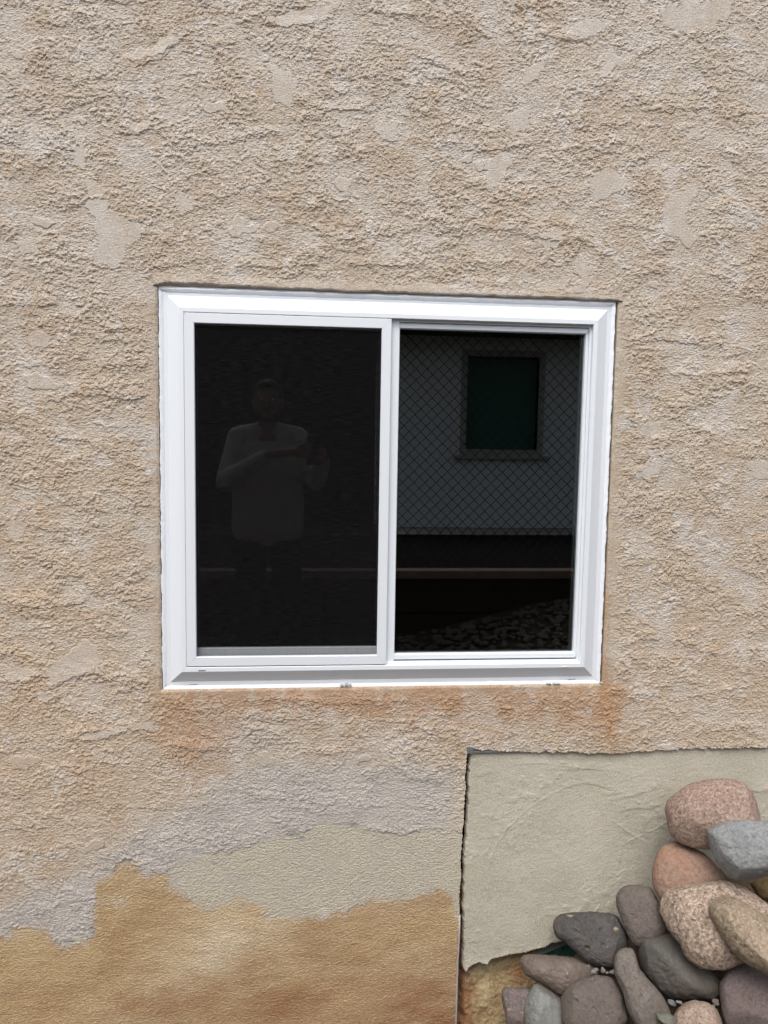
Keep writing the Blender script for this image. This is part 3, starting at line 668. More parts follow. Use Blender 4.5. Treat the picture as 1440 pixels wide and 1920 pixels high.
MB().box(gx1-.0085, gx1-.0045, .026, .036, gz0, gz1).box(gx0, gx1-.0045, .026, .036, gz0+.002, gz0+.0032).build('glass_spacer', M_SPACER, win)
# the dark room behind
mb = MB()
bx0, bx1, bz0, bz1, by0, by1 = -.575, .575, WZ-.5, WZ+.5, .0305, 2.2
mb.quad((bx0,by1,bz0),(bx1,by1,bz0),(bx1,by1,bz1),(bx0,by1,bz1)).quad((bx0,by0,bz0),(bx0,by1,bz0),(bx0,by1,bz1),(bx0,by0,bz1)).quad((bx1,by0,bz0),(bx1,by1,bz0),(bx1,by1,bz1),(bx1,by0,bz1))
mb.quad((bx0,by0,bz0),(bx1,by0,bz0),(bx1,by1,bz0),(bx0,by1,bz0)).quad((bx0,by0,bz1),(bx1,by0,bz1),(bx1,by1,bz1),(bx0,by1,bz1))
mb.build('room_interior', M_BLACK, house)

# ================================================================== GROUND
def smooth1(a, b, x):
    t = min(1, max(0, (x-a)/(b-a))); return t*t*(3-2*t)
def ground_z(x, y):
    yy = -y
    if yy < 1.2: g = -.28+.26*yy/1.2
    elif yy < 2.0: g = -.02+.07*(yy-1.2)/.8
    else: g = .05+.33*min(1, (yy-2.0)/.7)
    g += .26*smooth1(.2, 1.7, x)*smooth1(1.8, 2.6, yy)
    if yy < 1.3 and x > .2:
        pile = -.14+(min(x, 1.0)-.4)*.85-.42*yy
        pile = -.28+(pile+.28)*smooth1(1.15, .45, yy) if pile > -.28 else pile
        g = max(g, pile)
    if yy > 2.72: g = .74-.26*min(1, (yy-2.72)/4.4)
    return g
gx = sorted(set([-60, -30, -15, -8, -5]+[round(-4+.1*i, 3) for i in range(91)]+[5.5, 8, 15, 30, 60]))
gy = sorted(set([.02, 0]+[round(-.06*i, 3) for i in range(1, 45)]+[-2.70, -2.72, -2.725, -2.9, -3.4, -4, -5, -6, -7.2, -8, -12, -20, -40, -80]), reverse=True)
gv = [(x, y, ground_z(x, y)+.012*mnoise.noise(Vector((x*3, y*3, 0)))) for y in gy for x in gx]
gf = [(j*len(gx)+i, (j+1)*len(gx)+i, (j+1)*len(gx)+i+1, j*len(gx)+i+1) for j in range(len(gy)-1) for i in range(len(gx)-1)]
M_DIRT = simple('brown_dirt', (0.085, 0.060, 0.042), .95, .2, .012, 45, .4, 12)
tag(link('ground', mesh_from(gv, gf, 'ground'), M_DIRT, smooth=True), 'brown dirt ground sloping along the wall', 'ground', kind='structure')

# ================================================================== THE BOULDERS
def rock_mat(name, c1, c2, c3, speck=0.5, sscale=330, specks=0.0, bump=0.0016, bscale=120, rough=.85, streak=(1, 1, 1), tilt=0):
    mt, nt, bs = new_mat(name); L = nt.links
    bs.inputs['Roughness'].default_value = rough; bs.inputs['Specular IOR Level'].default_value = .35
    tc = N(nt, 'ShaderNodeTexCoord'); mp = N(nt, 'ShaderNodeMapping'); mp.inputs['Scale'].default_value = streak; mp.inputs['Rotation'].default_value = (0, tilt, .3)
    L.new(tc.outputs['Object'], mp.inputs['Vector'])
    nA = N(nt, 'ShaderNodeTexNoise', Scale=9.0, Detail=7.0, Roughness=.6, Distortion=.5); L.new(mp.outputs[0], nA.inputs['Vector'])
    rA = N(nt, 'ShaderNodeMapRange'); rA.inputs[1].default_value = .36; rA.inputs[2].default_value = .64; L.new(nA.outputs['Fac'], rA.inputs[0])
    m1 = N(nt, 'ShaderNodeMix', data_type='RGBA'); m1.inputs[6].default_value = c1+(1,); m1.inputs[7].default_value = c2+(1,); L.new(rA.outputs[0], m1.inputs[0])
    nB = N(nt, 'ShaderNodeTexNoise', Scale=sscale*.62, Detail=4.0, Roughness=.7); L.new(tc.outputs['Object'], nB.inputs['Vector'])
    rB = N(nt, 'ShaderNodeMapRange'); rB.inputs[1].default_value = .47; rB.inputs[2].default_value = .58; rB.inputs[4].default_value = speck; L.new(nB.outputs['Fac'], rB.inputs[0])
    m2 = N(nt, 'ShaderNodeMix', data_type='RGBA'); m2.inputs[7].default_value = c3+(1,); L.new(rB.outputs[0], m2.inputs[0]); L.new(m1.outputs[2], m2.inputs[6])
    nD = N(nt, 'ShaderNodeTexNoise', Scale=sscale*.45, Detail=4.0, Roughness=.7); L.new(mp.outputs[0], nD.inputs['Vector'])
    rD = N(nt, 'ShaderNodeMapRange'); rD.inputs[1].default_value = .50; rD.inputs[2].default_value = .62; rD.inputs[3].default_value = 1.0; rD.inputs[4].default_value = 1-.62*speck; L.new(nD.outputs['Fac'], rD.inputs[0])
    m3 = N(nt, 'ShaderNodeMix', data_type='RGBA', blend_type='MULTIPLY'); m3.inputs[0].default_value = 1; L.new(m2.outputs[2], m3.inputs[6]); L.new(rD.outputs[0], m3.inputs[7])
    nE = N(nt, 'ShaderNodeTexNoise', Scale=6.0, Detail=8.0, Roughness=.68, Distortion=.8); L.new(tc.outputs['Object'], nE.inputs['Vector'])
    rE = N(nt, 'ShaderNodeMapRange'); rE.inputs[1].default_value = .48; rE.inputs[2].default_value = .68; rE.inputs[4].default_value = .45; L.new(nE.outputs['Fac'], rE.inputs[0])
    m5 = N(nt, 'ShaderNodeMix', data_type='RGBA'); m5.inputs[7].default_value = (.125, .090, .062, 1); L.new(rE.outputs[0], m5.inputs[0]); L.new(m3.outputs[2], m5.inputs[6])
    out = m5.outputs[2]
    if specks:
        vo = N(nt, 'ShaderNodeTexVoronoi', Scale=95.0); vo.inputs['Randomness'].default_value = 1; L.new(tc.outputs['Object'], vo.inputs['Vector'])
        nC = N(nt, 'ShaderNodeTexNoise', Scale=14.0, Detail=2.0); L.new(tc.outputs['Object'], nC.inputs['Vector'])
        sb = N(nt, 'ShaderNodeMath', operation='SUBTRACT'); L.new(nC.outputs['Fac'], sb.inputs[0]); sb.inputs[1].default_value = .52
        mu = N(nt, 'ShaderNodeMath', operation='MULTIPLY'); L.new(sb.outputs[0], mu.inputs[0]); mu.inputs[1].default_value = 1.1
        cm = N(nt, 'ShaderNodeMath', operation='LESS_THAN'); L.new(vo.outputs['Distance'], cm.inputs[0]); L.new(mu.outputs[0], cm.inputs[1])
        ml = N(nt, 'ShaderNodeMath', operation='MULTIPLY'); L.new(cm.outputs[0], ml.inputs[0]); ml.inputs[1].default_value = specks
        m4 = N(nt, 'ShaderNodeMix', data_type='RGBA'); m4.inputs[7].default_value = (.55, .52, .47, 1); L.new(ml.outputs[0], m4.inputs[0]); L.new(out, m4.inputs[6]); out = m4.outputs[2]
    L.new(out, bs.inputs['Base Color'])
    n1 = N(nt, 'ShaderNodeTexNoise', Scale=bscale, Detail=7.0, Roughness=.62); L.new(mp.outputs[0], n1.inputs['Vector'])
    bp = N(nt, 'ShaderNodeBump', Strength=1.0, Distance=bump); L.new(n1.outputs['Fac'], bp.inputs['Height']); L.new(bp.outputs[0], bs.inputs['Normal'])
    return mt

def hull_radius(poly2, n):
    """star-shaped outline -> smooth radius at n angles"""
    pts = np.array(poly2)
    ang = np.unwrap(np.arctan2(pts[:, 1], pts[:, 0]))
    r = np.hypot(pts[:, 0], pts[:, 1])
    th = np.linspace(-np.pi, np.pi, n, endpoint=False)
    res = np.zeros(n)
    for k, t in enumerate(th):          # ray against the outline
        best = 0
        c, s = math.cos(t), math.sin(t)
        for i in range(len(pts)):
            a, b = pts[i], pts[(i+1) % len(pts)]
            d = b-a; den = c*d[1]-s*d[0]
            if abs(den) < 1e-12: continue
            u = (a[0]*d[1]-a[1]*d[0])/den; v = (a[0]*s-a[1]*c)/den
            if u > 0 and 0 <= v <= 1: best = max(best, u)
        res[k] = best
    for _ in range(2): res = (np.roll(res, 1)+2*res+np.roll(res, -1))/4
    return th, res

def boulder(label, poly, y, thick, mat, pits=0, pitr=.003, lump=.05, exp=2.3, ridge=None, seed=0, cat='boulder'):
    pu = sum(p[0] for p in poly)/len(poly); pv = sum(p[1] for p in poly)/len(poly)
    c0 = at_y(pu, pv, y); vd = c0-CAM; dist = np.linalg.norm(vd); vd = vd/dist
    ri = np.cross(vd, [0, 0, 1]); ri /= np.linalg.norm(ri); up = np.cross(ri, vd)
    loc = []
    for (a, b) in poly:
        d = ray(a, b); p = CAM+d*((c0-CAM)@vd/(d@vd)); q = p-c0
        loc.append((q@ri, q@up))
    nT, nP = 150, 84
    th, R = hull_radius(loc, nT)
    phi = np.linspace(-np.pi/2, np.pi/2, nP)
    T = thick*np.median(R)
    cp = np.abs(np.cos(phi))**(2/exp); sp = np.sign(np.sin(phi))*np.abs(np.sin(phi))**(2/exp)
    A = (R[None, :]*np.cos(th)[None, :])*cp[:, None]; B = (R[None, :]*np.sin(th)[None, :])*cp[:, None]
    D = np.broadcast_to((T*sp)[:, None], A.shape).copy()
    if ridge:                                          # a long crest on the near face
        rc, rs, rw, rh = math.cos(ridge[0]), math.sin(ridge[0]), ridge[1], ridge[2]
        off = -A*rs+B*rc-ridge[3]
        D = D-np.where(D < 0, 1, 0)*rh*np.exp(-(off/rw)**2)*(1-cp[:, None]**6)
    Pw = c0+A[..., None]*ri+B[..., None]*up+D[..., None]*vd
    # lumps, fine wear and pits
    rel = Pw-c0; nrmv = rel/np.maximum(np.linalg.norm(rel, axis=-1, keepdims=True), 1e-6)
    sc = 1/np.median(R)
    dsp = np.zeros(A.shape)
    for i in range(nP):
        for j in range(nT):
            v = Vector(rel[i, j])
            s_ = v*sc*1.1+Vector((seed*7.3, seed*3.1, seed))
            dsp[i, j] = lump*np.median(R)*mnoise.noise(s_)*1.0+lump*.35*np.median(R)*mnoise.fractal(s_*2.6, 1, 2, 3)+.0016*mnoise.fractal(v*70, .8, 2, 3)+.0009*mnoise.noise(v*230)
    for k in range(pits):
        t_ = rng.random()*2*np.pi; q_ = rng.random()**.5*.95
        i = int((.02+.48*(1-q_))*nP); j = int(t_/(2*np.pi)*nT) % nT
        d = np.linalg.norm((rel-rel[i, j])*np.array([1, 1, 1.5]), axis=-1); r_ = pitr*(.5+1.3*rng.random()**2)
        dsp -= r_*1.3*np.exp(-(d/r_)**4)
    Pw = Pw+dsp[..., None]*nrmv
    rk = random.Random(seed*17+3); relp = Pw-c0                      # worn faces and broken corners
    for k in range(9):
        n_ = np.array([rk.gauss(0, 1), rk.gauss(0, 1), rk.gauss(0, 1)]); n_ /= np.linalg.norm(n_)
        if abs(n_@vd) < .25: continue
        h_ = relp@n_; lim = h_.max()*(.80+.14*rk.random()); ex = np.maximum(h_-lim, 0)
        relp = relp-(ex*.62)[..., None]*n_
    Pw = relp
    v = [tuple(Pw[0].mean(0))]+[tuple(p) for p in Pw[1:-1].reshape(-1, 3)]+[tuple(Pw[-1].mean(0))]
    f = []
    for j in range(nT):
        k = (j+1) % nT
        f.append((0, 1+k, 1+j)); f.append((len(v)-1, 1+(nP-3)*nT+j, 1+(nP-3)*nT+k))
        for i in range(nP-3): f.append((1+i*nT+j, 1+i*nT+k, 1+(i+1)*nT+k, 1+(i+1)*nT+j))
    o = link('boulder', mesh_from(v, f, 'boulder'), mat, smooth=True); o.location = c0
    tag(o, label, cat, 'boulders piled against the wall')
    return o, c0
pink = rock_mat('pink_granite', (.225,.145,.110), (.290,.200,.155), (.40,.32,.27), .7, 260, 0, .0028)
bluegrey = rock_mat('blue_grey_stone', (.165,.176,.176), (.225,.236,.234), (.32,.325,.32), .4, 220, 0, .0042, 60)
salmon = rock_mat('salmon_stone', (.265,.142,.095), (.235,.160,.120), (.33,.25,.20), .4, 220, 0, .0022)
speckled = rock_mat('speckled_stone', (.225,.160,.118), (.29,.215,.162), (.44,.36,.29), .9, 210, 0, .0026)
tan = rock_mat('tan_stone', (.200,.150,.100), (.275,.212,.148), (.35,.29,.22), .65, 240, 0, .0018, 120, .75, (1, 1, .5), .6)
olive = rock_mat('olive_stone', (.17,.115,.045), (.11,.08,.04), (.25,.18,.09), .35, 200)
mauve = rock_mat('mauve_stone', (.098,.081,.072), (.124,.103,.091), (.18,.155,.137), .3, 240, .4, .0032, 80)
slate = rock_mat('dark_slate', (.052,.048,.046), (.076,.071,.068), (.125,.117,.11), .3, 240, .4, .0042, 70)
greenslate = rock_mat('green_slate', (.066,.066,.060), (.105,.088,.075), (.13,.125,.112), .25, 200, .25, .0018, 45, .7, (1, 1, .35), .7)
greytan = rock_mat('grey_tan_stone', (.112,.096,.083), (.145,.126,.110), (.21,.185,.165), .4, 260, .25, .003, 70)
brown = rock_mat('brown_grey_stone', (.100,.075,.062), (.142,.111,.092), (.18,.15,.128), .3, 220, .6, .0022, 80, .55)
wetgrey = rock_mat('green_grey_stone', (.115,.118,.108), (.20,.205,.19), (.27,.27,.25), .25, 220, .4, .0024, 60, .5, (1, .6, .5), .9)
purple = rock_mat('purple_stone', (.100,.078,.074), (.135,.105,.098), (.22,.18,.17), .45, 230, .5, .003, 70)
plum = rock_mat('plum_stone', (.108,.082,.078), (.140,.108,.101), (.19,.155,.147), .4, 280, 0, .0016, 80)
sand = rock_mat('sandy_pink_stone', (.25,.185,.14), (.31,.235,.18), (.40,.32,.26), .6, 260)

ROCKS = [
 ('rounded pinkish speckled boulder on top of the pile, against the plaster', [(1248,1513),(1252,1502),(1269,1486),(1290,1473),(1319,1464),(1348,1461),(1375,1461),(1396,1468),(1411,1482),(1419,1502),(1428,1538),(1427,1565),(1390,1588),(1330,1593),(1298,1590),(1273,1580),(1259,1567),(1252,1548)], -.13, .78, pink, 6, .003, .035, 2.4, None),
 ('smooth blue-grey boulder at the right edge, below the topmost one', [(1325,1557),(1332,1552),(1348,1545),(1369,1540),(1400,1537),(1440,1540),(1465,1552),(1478,1580),(1470,1615),(1440,1642),(1411,1650),(1386,1650),(1365,1646),(1355,1636),(1342,1619),(1334,1598),(1327,1569)], -.25, .8, bluegrey, 0, .003, .05, 2.6, None),
 ('salmon coloured boulder tucked under the topmost boulder', [(1223,1634),(1225,1617),(1232,1598),(1244,1584),(1265,1578),(1290,1585),(1320,1600),(1345,1625),(1362,1648),(1350,1670),(1320,1690),(1280,1700),(1240,1690),(1230,1675),(1224,1655)], -.135, .62, salmon, 4, .0025, .03, 2.3, None),
 ('large coarse speckled pink boulder in the middle of the pile', [(1232,1690),(1237,1680),(1250,1669),(1269,1662),(1298,1656),(1327,1651),(1357,1651),(1382,1657),(1407,1669),(1428,1682),(1450,1700),(1455,1730),(1440,1770),(1410,1800),(1388,1805),(1360,1817),(1330,1819),(1308,1815),(1290,1800),(1282,1788),(1278,1775),(1262,1757),(1250,1740),(1242,1722),(1233,1705)], -.255, .55, speckled, 8, .003, .06, 2.3, None),
 ('long tan boulder slanting down the right edge of the pile', [(1330,1692),(1345,1680),(1365,1678),(1390,1688),(1415,1704),(1440,1720),(1480,1760),(1500,1810),(1490,1850),(1465,1845),(1440,1829),(1417,1817),(1394,1803),(1373,1786),(1361,1770),(1350,1753),(1336,1728),(1328,1709)], -.35, .9, tan, 3, .003, .05, 2.0, (-.75, .03, .012, .012)),
 ('olive-brown stone wedged beneath the blue-grey boulder', [(1402,1657),(1420,1650),(1445,1645),(1475,1655),(1480,1690),(1460,1705),(1440,1692),(1420,1680)], -.19, .8, olive, 0, .003, .06, 2.2, None),
 ('tall mauve-grey boulder leaning on the plaster beside the salmon one', [(1155,1684),(1159,1673),(1169,1663),(1182,1659),(1203,1659),(1220,1664),(1235,1690),(1245,1720),(1255,1745),(1250,1765),(1225,1775),(1195,1778),(1186,1770),(1178,1755),(1171,1740),(1163,1720),(1156,1698)], -.12, .7, mauve, 8, .0022, .04, 2.4, None),
 ('dark pocked slate boulder against the torn plaster edge', [(1036,1731),(1039,1723),(1050,1715),(1066,1712),(1105,1711),(1144,1712),(1158,1718),(1168,1736),(1178,1758),(1190,1778),(1182,1800),(1152,1817),(1134,1816),(1105,1808),(1086,1793),(1074,1781),(1064,1771),(1056,1764),(1045,1760),(1038,1744)], -.085, .75, slate, 26, .0036, .05, 2.8, None),
 ('dark greenish slate boulder slanting below the speckled one', [(1192,1773),(1194,1763),(1202,1755),(1223,1749),(1248,1748),(1260,1752),(1285,1770),(1315,1800),(1340,1825),(1354,1845),(1354,1865),(1338,1877),(1320,1875),(1286,1874),(1265,1871),(1244,1863),(1230,1850),(1211,1828),(1198,1811),(1192,1790)], -.21, .85, greenslate, 0, .003, .05, 2.0, (-.68, .022, .012, .004)),
 ('narrow upright grey-tan boulder between two dark ones', [(1154,1790),(1157,1782),(1164,1778),(1178,1776),(1190,1780),(1193,1798),(1200,1819),(1213,1834),(1228,1850),(1242,1867),(1251,1884),(1258,1900),(1255,1925),(1230,1940),(1200,1935),(1186,1911),(1178,1896),(1173,1880),(1169,1863),(1161,1844),(1153,1827),(1152,1806)], -.26, .95, greytan, 6, .0025, .05, 2.5, None),
 ('long brown-grey boulder with a white scuff, lowest against the footing', [(975,1800),(979,1793),(990,1789),(1014,1790),(1047,1792),(1080,1796),(1101,1806),(1118,1814),(1124,1826),(1112,1842),(1085,1858),(1060,1868),(1047,1866),(1031,1855),(1014,1845),(998,1837),(983,1828),(977,1812)], -.10, .95, brown, 0, .003, .035, 2.3, None),
 ('round mauve-grey boulder with a few pits at the bottom', [(1048,1884),(1051,1870),(1062,1853),(1078,1839),(1097,1832),(1119,1828),(1140,1831),(1152,1836),(1161,1849),(1171,1867),(1173,1884),(1177,1900),(1181,1911),(1165,1930),(1130,1945),(1090,1940),(1060,1926),(1050,1905)], -.21, .85, mauve, 14, .0036, .035, 2.5, None),
 ('pale greenish-grey boulder with a pointed top beside the round one', [(983,1894),(986,1876),(994,1859),(1002,1845),(1014,1847),(1031,1857),(1049,1869),(1055,1886),(1056,1906),(1056,1925),(1030,1955),(1000,1950),(984,1920)], -.17, .9, wetgrey, 0, .003, .04, 2.2, (1.2, .03, .008, 0)),
 ('small blocky purple stone at the left foot of the pile', [(941,1865),(944,1853),(960,1851),(979,1852),(998,1853),(1000,1866),(996,1880),(993,1905),(990,1930),(965,1945),(950,1930),(946,1894)], -.12, .9, purple, 6, .002, .06, 3.4, None),
 ('plum coloured boulder with an orange rim at the lower right corner', [(1349,1857),(1350,1844),(1361,1825),(1375,1811),(1394,1806),(1409,1808),(1440,1820),(1475,1850),(1490,1890),(1480,1930),(1430,1950),(1380,1945),(1361,1920),(1356,1906),(1352,1889),(1350,1873)], -.33, .8, plum, 5, .002, .03, 2.4, None),
 ('sandy pink boulder cut by the bottom edge of the view', [(1262,1920),(1264,1902),(1273,1888),(1286,1880),(1303,1875),(1319,1877),(1332,1884),(1344,1892),(1353,1909),(1360,1925),(1345,1955),(1300,1965),(1270,1950)], -.33, .8, sand, 4, .002, .035, 2.3, None),
]
for i, (lab, poly, y, th_, mt, pits, pr, lump, ex, rg) in enumerate(ROCKS):
    boulder(lab, poly, y, th_, mt, pits, pr, lump, ex, rg, seed=i+1)

# the pile carries on beyond the view and holds up what is in it
for i, (u_, v_, y_, r_, mt_, lab_) in enumerate((
    (1565,1605,-.15,86,tan,'tan boulder right of the blue-grey one, against the plaster'), (1585,1742,-.28,82,mauve,'mauve boulder right of the long tan one'), (1645,1880,-.34,92,speckled,'speckled boulder at the right foot of the pile'),
    (1535,1905,-.40,78,greytan,'grey-tan boulder right of the plum coloured one'), (1705,1700,-.17,86,slate,'slate boulder at the right end of the pile, against the plaster'), (1765,1842,-.25,86,salmon,'salmon boulder at the far right foot of the pile'),
    (1500,2020,-.44,82,brown,'brown boulder in front of the plum coloured one'), (1385,2050,-.44,78,bluegrey,'blue-grey boulder at the very front of the pile'), (1245,2032,-.36,76,purple,'purple boulder in front of the sandy pink one'), (1105,2025,-.28,74,tan,'tan boulder in front of the round mauve-grey one'))):
    pl_ = [(u_+r_*(1+.12*math.sin(3*a+i))*math.cos(a), v_+r_*.82*(1+.10*math.cos(2*a+i*2))*math.sin(a)) for a in [k*2*math.pi/20 for k in range(20)]]
    boulder(lab_, pl_, y_, .85, mt_, 4, .003, .05, 2.4, None, seed=40+i)

# stone chips and pebbles lying in the crevices
def chip(label, px, py, y, r, col, flat=.7, grp=None, name='stone_chip', cat='stone chip', seed=0):
    bm = bmesh.new(); bmesh.ops.create_icosphere(bm, subdivisions=4, radius=1)
    rr = random.Random(seed)
    planes = [(Vector((rr.gauss(0, 1), rr.gauss(0, 1), rr.gauss(0, 1))).normalized(), .38+.38*rr.random()) for _ in range(9)]
    for v in bm.verts:
        for n, d in planes:
            k = v.co.dot(n)-d
            if k > 0: v.co -= n*k*.95
        v.co = Vector((v.co.x*r, v.co.y*r*flat, v.co.z*r*flat))*(1+.08*mnoise.noise(v.co*2))
    me = bpy.data.meshes.new(name); bm.to_mesh(me); bm.free()
    o = link(name, me, simple('chip_stone', tuple(c*.58 for c in col), .85, .3, .001, 150, .25, 60), smooth=False)
    o.location = at_y(px, py, y); o.rotation_euler = (rr.random()*.6, rr.random()*.6-.3, rr.random()*.8-.4)
    return tag(o, label, cat, grp)
G_ = 'grey chips in the crevice'
for k, (u_, v_, r_) in enumerate(((1103,1811,.006),(1116,1821,.012),(1131,1818,.010),(1139,1824,.006),(1148,1822,.009))):
    chip('small grey stone chip between the pocked slate boulder and the round boulder', u_, v_, -.165, r_, (.30,.285,.26), .75, G_, seed=k+3)
chip('bluish grey pebble beside the foot of the narrow upright boulder', 1261, 1880, -.31, .012, (.21,.22,.24), .9, name='pebble', cat='pebble', seed=20)
chip('pale pointed stone flake next to the bluish pebble', 1272, 1879, -.315, .010, (.34,.30,.25), .6, seed=21)
chip('large pale green-grey stone flake leaning on the narrow upright boulder', 1250, 1908, -.345, .024, (.23,.225,.185), .7, seed=22)
chip('pinkish pebble in front of the plum coloured boulder', 1343, 1880, -.31, .012, (.28,.22,.19), .9, name='pebble', cat='pebble', seed=23)
chip('flat grey chip left of the pinkish pebble', 1337, 1887, -.315, .008, (.36,.34,.31), .6, seed=24)
chip('peach plaster flake lying on the blocky purple stone, larger of two', 955, 1893, -.185, .0075, (.42,.29,.21), .6, name='plaster_flake', cat='plaster flake', seed=25)
chip('yellowish plaster flake lying on the blocky purple stone, smaller of two', 979, 1899, -.19, .006, (.36,.28,.19), .6, name='plaster_flake', cat='plaster flake', seed=26)
chip('peach plaster flake lying on top of the dark pocked slate boulder', 1070, 1717, -.132, .010, (.48,.34,.23), .35, name='plaster_flake', cat='plaster flake', seed=27)
chip('yellow-grey stone chip caught on the slate boulder beside the mauve one', 1155, 1742, -.155, .008, (.40,.34,.22), .7, seed=31)

# ================================================================== WHAT THE GLASS REFLECTS (behind the camera)
# timber retaining wall
M_TIMB = simple('weathered_timber', (.045,.033,.027), .85, .3, .004, 25, .4, 9)
rw = empty('retaining_wall', (0, -2.7, .3)); tag(rw, 'low weathered timber retaining wall behind the photographer', 'retaining wall', kind='thing')
def child(mb, name, mat, root, **k):
    o = mb.build(name, mat, None, **k); o.parent = root; o.matrix_parent_inverse = Matrix.Translation(-root.location); return o
for k, (z0, z1) in enumerate(((.02, .26), (.268, .50), (.508, .735))):
    child(MB().box(-7, 7, -2.715, -2.675, z0, z1), 'board', M_TIMB, rw, bevel=.004)
child(MB().box(-7, 7, -2.74, -2.63, .737, .79), 'cap_board', simple('cap_timber', (.21,.15,.13), .8, .3, .004, 25, .35, 9), rw, bevel=.006)
for x in (-4.2, -2.4, -.2, 1.6, 3.4, 5.2): child(MB().box(x-.05, x+.05, -2.673, -2.60, -.1, .735), 'post', M_TIMB, rw, bevel=.005)
# chain link fence on top
M_GALV = simple('dark_galvanised', (.016,.017,.016), .6, .4, metal=.2)
fence = empty('chain_link_fence', (0, -2.76, .79)); tag(fence, 'chain link fence standing on the timber retaining wall', 'fence', kind='thing')
mb = MB(); p_ = .072; fz0, fz1 = .80, 2.45
def strand(x0, sgn):
    n = int((fz1-fz0)/(p_/2)); pts = []
    for i in range(n+1): pts.append((x0+(p_/2)*(i % 2)*sgn, -2.76+.003*(1 if i % 2 else -1), fz0+i*p_/2))
    return pts
x = -5.0
while x < 5.0:
    mb.tube(strand(x, 1), .0034, 4); x += p_/2*2
x = -5.0
while x < 5.0:
    mb.tube(strand(x, -1), .0034, 4); x += p_/2*2
child(mb, 'wire_mesh', M_GALV, fence)
for x in (-4.6, -2.1, 2.6, 4.9): child(MB().tube([(x, -2.79, .5), (x, -2.79, 2.5)], .025, 12), 'post', M_GALV, fence, smooth=True)
child(MB().tube([(-5, -2.79, 2.47), (5, -2.79, 2.47)], .018, 10), 'rail', M_GALV, fence, smooth=True)
# lawn, mowing strip
def sheet(name, x0, x1, y0, y1, dz, mat, nx=40, ny=24):
    v = []; f = []
    for j in range(ny+1):
        for i in range(nx+1):
            xx = x0+(x1-x0)*i/nx; yy = y0+(y1-y0)*j/ny; v.append((xx, yy, ground_z(xx, yy)+dz))
    for j in range(ny):
        for i in range(nx): a = j*(nx+1)+i; f.append((a, a+1, a+nx+2, a+nx+1))
    return link(name, mesh_from(v, f, name), mat, smooth=True)
NEI = -7.4
lawn = sheet('lawn', -9, 9, -2.75, -6.3, .03, simple('dark_lawn', (.004,.005,.003), .95, .1, .03, 60, .5, 30)); tag(lawn, 'dark grass bank beyond the chain link fence', 'lawn', kind='structure')
strip = sheet('path', mirrored(716, 800, NEI)[0]-.1, 9, -6.3, NEI+.02, .045, simple('concrete_strip', (.36,.33,.32), .9, .2, .004, 30, .2, 4)); tag(strip, 'concrete strip along the neighbouring house', 'path', kind='structure')
# gravel heaped against the retaining wall
vs, fs = [], []
rg_ = random.Random(5)
for k in range(4200):
    x = rg_.uniform(-1.4, 3.2); y = -rg_.uniform(1.9, 2.64)
    s = rg_.uniform(.010, .027); zc = ground_z(x, y)+.004+s*.3
    bm = bmesh.new(); bmesh.ops.create_icosphere(bm, subdivisions=1, radius=s)
    sx, sy, sz = rg_.uniform(.8, 1.4), rg_.uniform(.7, 1.1), rg_.uniform(.45, .8); a = rg_.uniform(0, 6.3)
    b0 = len(vs)
    for v in bm.verts:
        xx, yy = v.co.x*sx, v.co.y*sy
        q_ = 1+.25*mnoise.noise(v.co*60+Vector((k, 0, 0)))
        vs.append((x+(xx*math.cos(a)-yy*math.sin(a))*q_, y+(xx*math.sin(a)+yy*math.cos(a))*q_, zc+v.co.z*sz*q_))
    for f_ in bm.faces: fs.append(tuple(b0+v.index for v in f_.verts))
    bm.free()
tag(link('gravel', mesh_from(vs, fs, 'gravel'), simple('grey_gravel', (.17,.165,.155), .9, .2, .002, 60, .5, 22), smooth=True), 'grey gravel heaped against the timber retaining wall', 'gravel', kind='stuff')
# neighbouring house
nb = empty('neighbouring_house', (2.5, NEI, .47)); tag(nb, 'white neighbouring house with a dark green framed window', 'house', kind='thing')
M_NW = simple('white_render', (.68,.70,.71), .9, .2, .004, 60, .06, 3)
nx0 = mirrored(716, 800, NEI)[0]
tl = mirrored(877, 667, NEI); br = mirrored(1000, 844, NEI); tr_ = mirrored(1012, 667, NEI)
wx0, wx1, wz0, wz1 = tl[0], tr_[0], br[2], tl[2]
top_z = mirrored(900, 632, NEI)[2]
mb = MB(); T_ = .25
mb.box(nx0, wx0, NEI-T_, NEI, .3, top_z).box(wx1, 9, NEI-T_, NEI, .3, top_z).box(wx0, wx1, NEI-T_, NEI, .3, wz0).box(wx0, wx1, NEI-T_, NEI, wz1, top_z)
mb.box(nx0, nx0+.25, NEI-6, NEI-T_, .3, top_z).box(nx0, 9, NEI-6.25, NEI-6, .3, top_z)
child(mb, 'wall', M_NW, nb)
child(MB().box(nx0-.5, 9.5, NEI-6.7, NEI+.62, top_z+.002, top_z+.16), 'eave', simple('dark_soffit', (.045,.04,.035), .9), nb)
mb = MB(); ry = NEI-3; rz = top_z+1.9
mb.quad((nx0-.5, NEI+.62, top_z+.162), (9.5, NEI+.62, top_z+.162), (9.5, ry, rz), (nx0-.5, ry, rz)).quad((nx0-.5, ry, rz), (9.5, ry, rz), (9.5, NEI-6.7, top_z+.162), (nx0-.5, NEI-6.7, top_z+.162))
mb.quad((nx0-.5, NEI+.62, top_z+.162), (nx0-.5, ry, rz), (nx0-.5, NEI-6.7, top_z+.162)).quad((9.5, NEI+.62, top_z+.162), (9.5, ry, rz), (9.5, NEI-6.7, top_z+.162))
child(mb, 'roof', simple('roof_shingle', (.07,.06,.055), .9, .2, .01, 20, .3, 8), nb)
mb = MB(); M_TRIM = simple('beige_trim', (.36,.345,.32), .8)
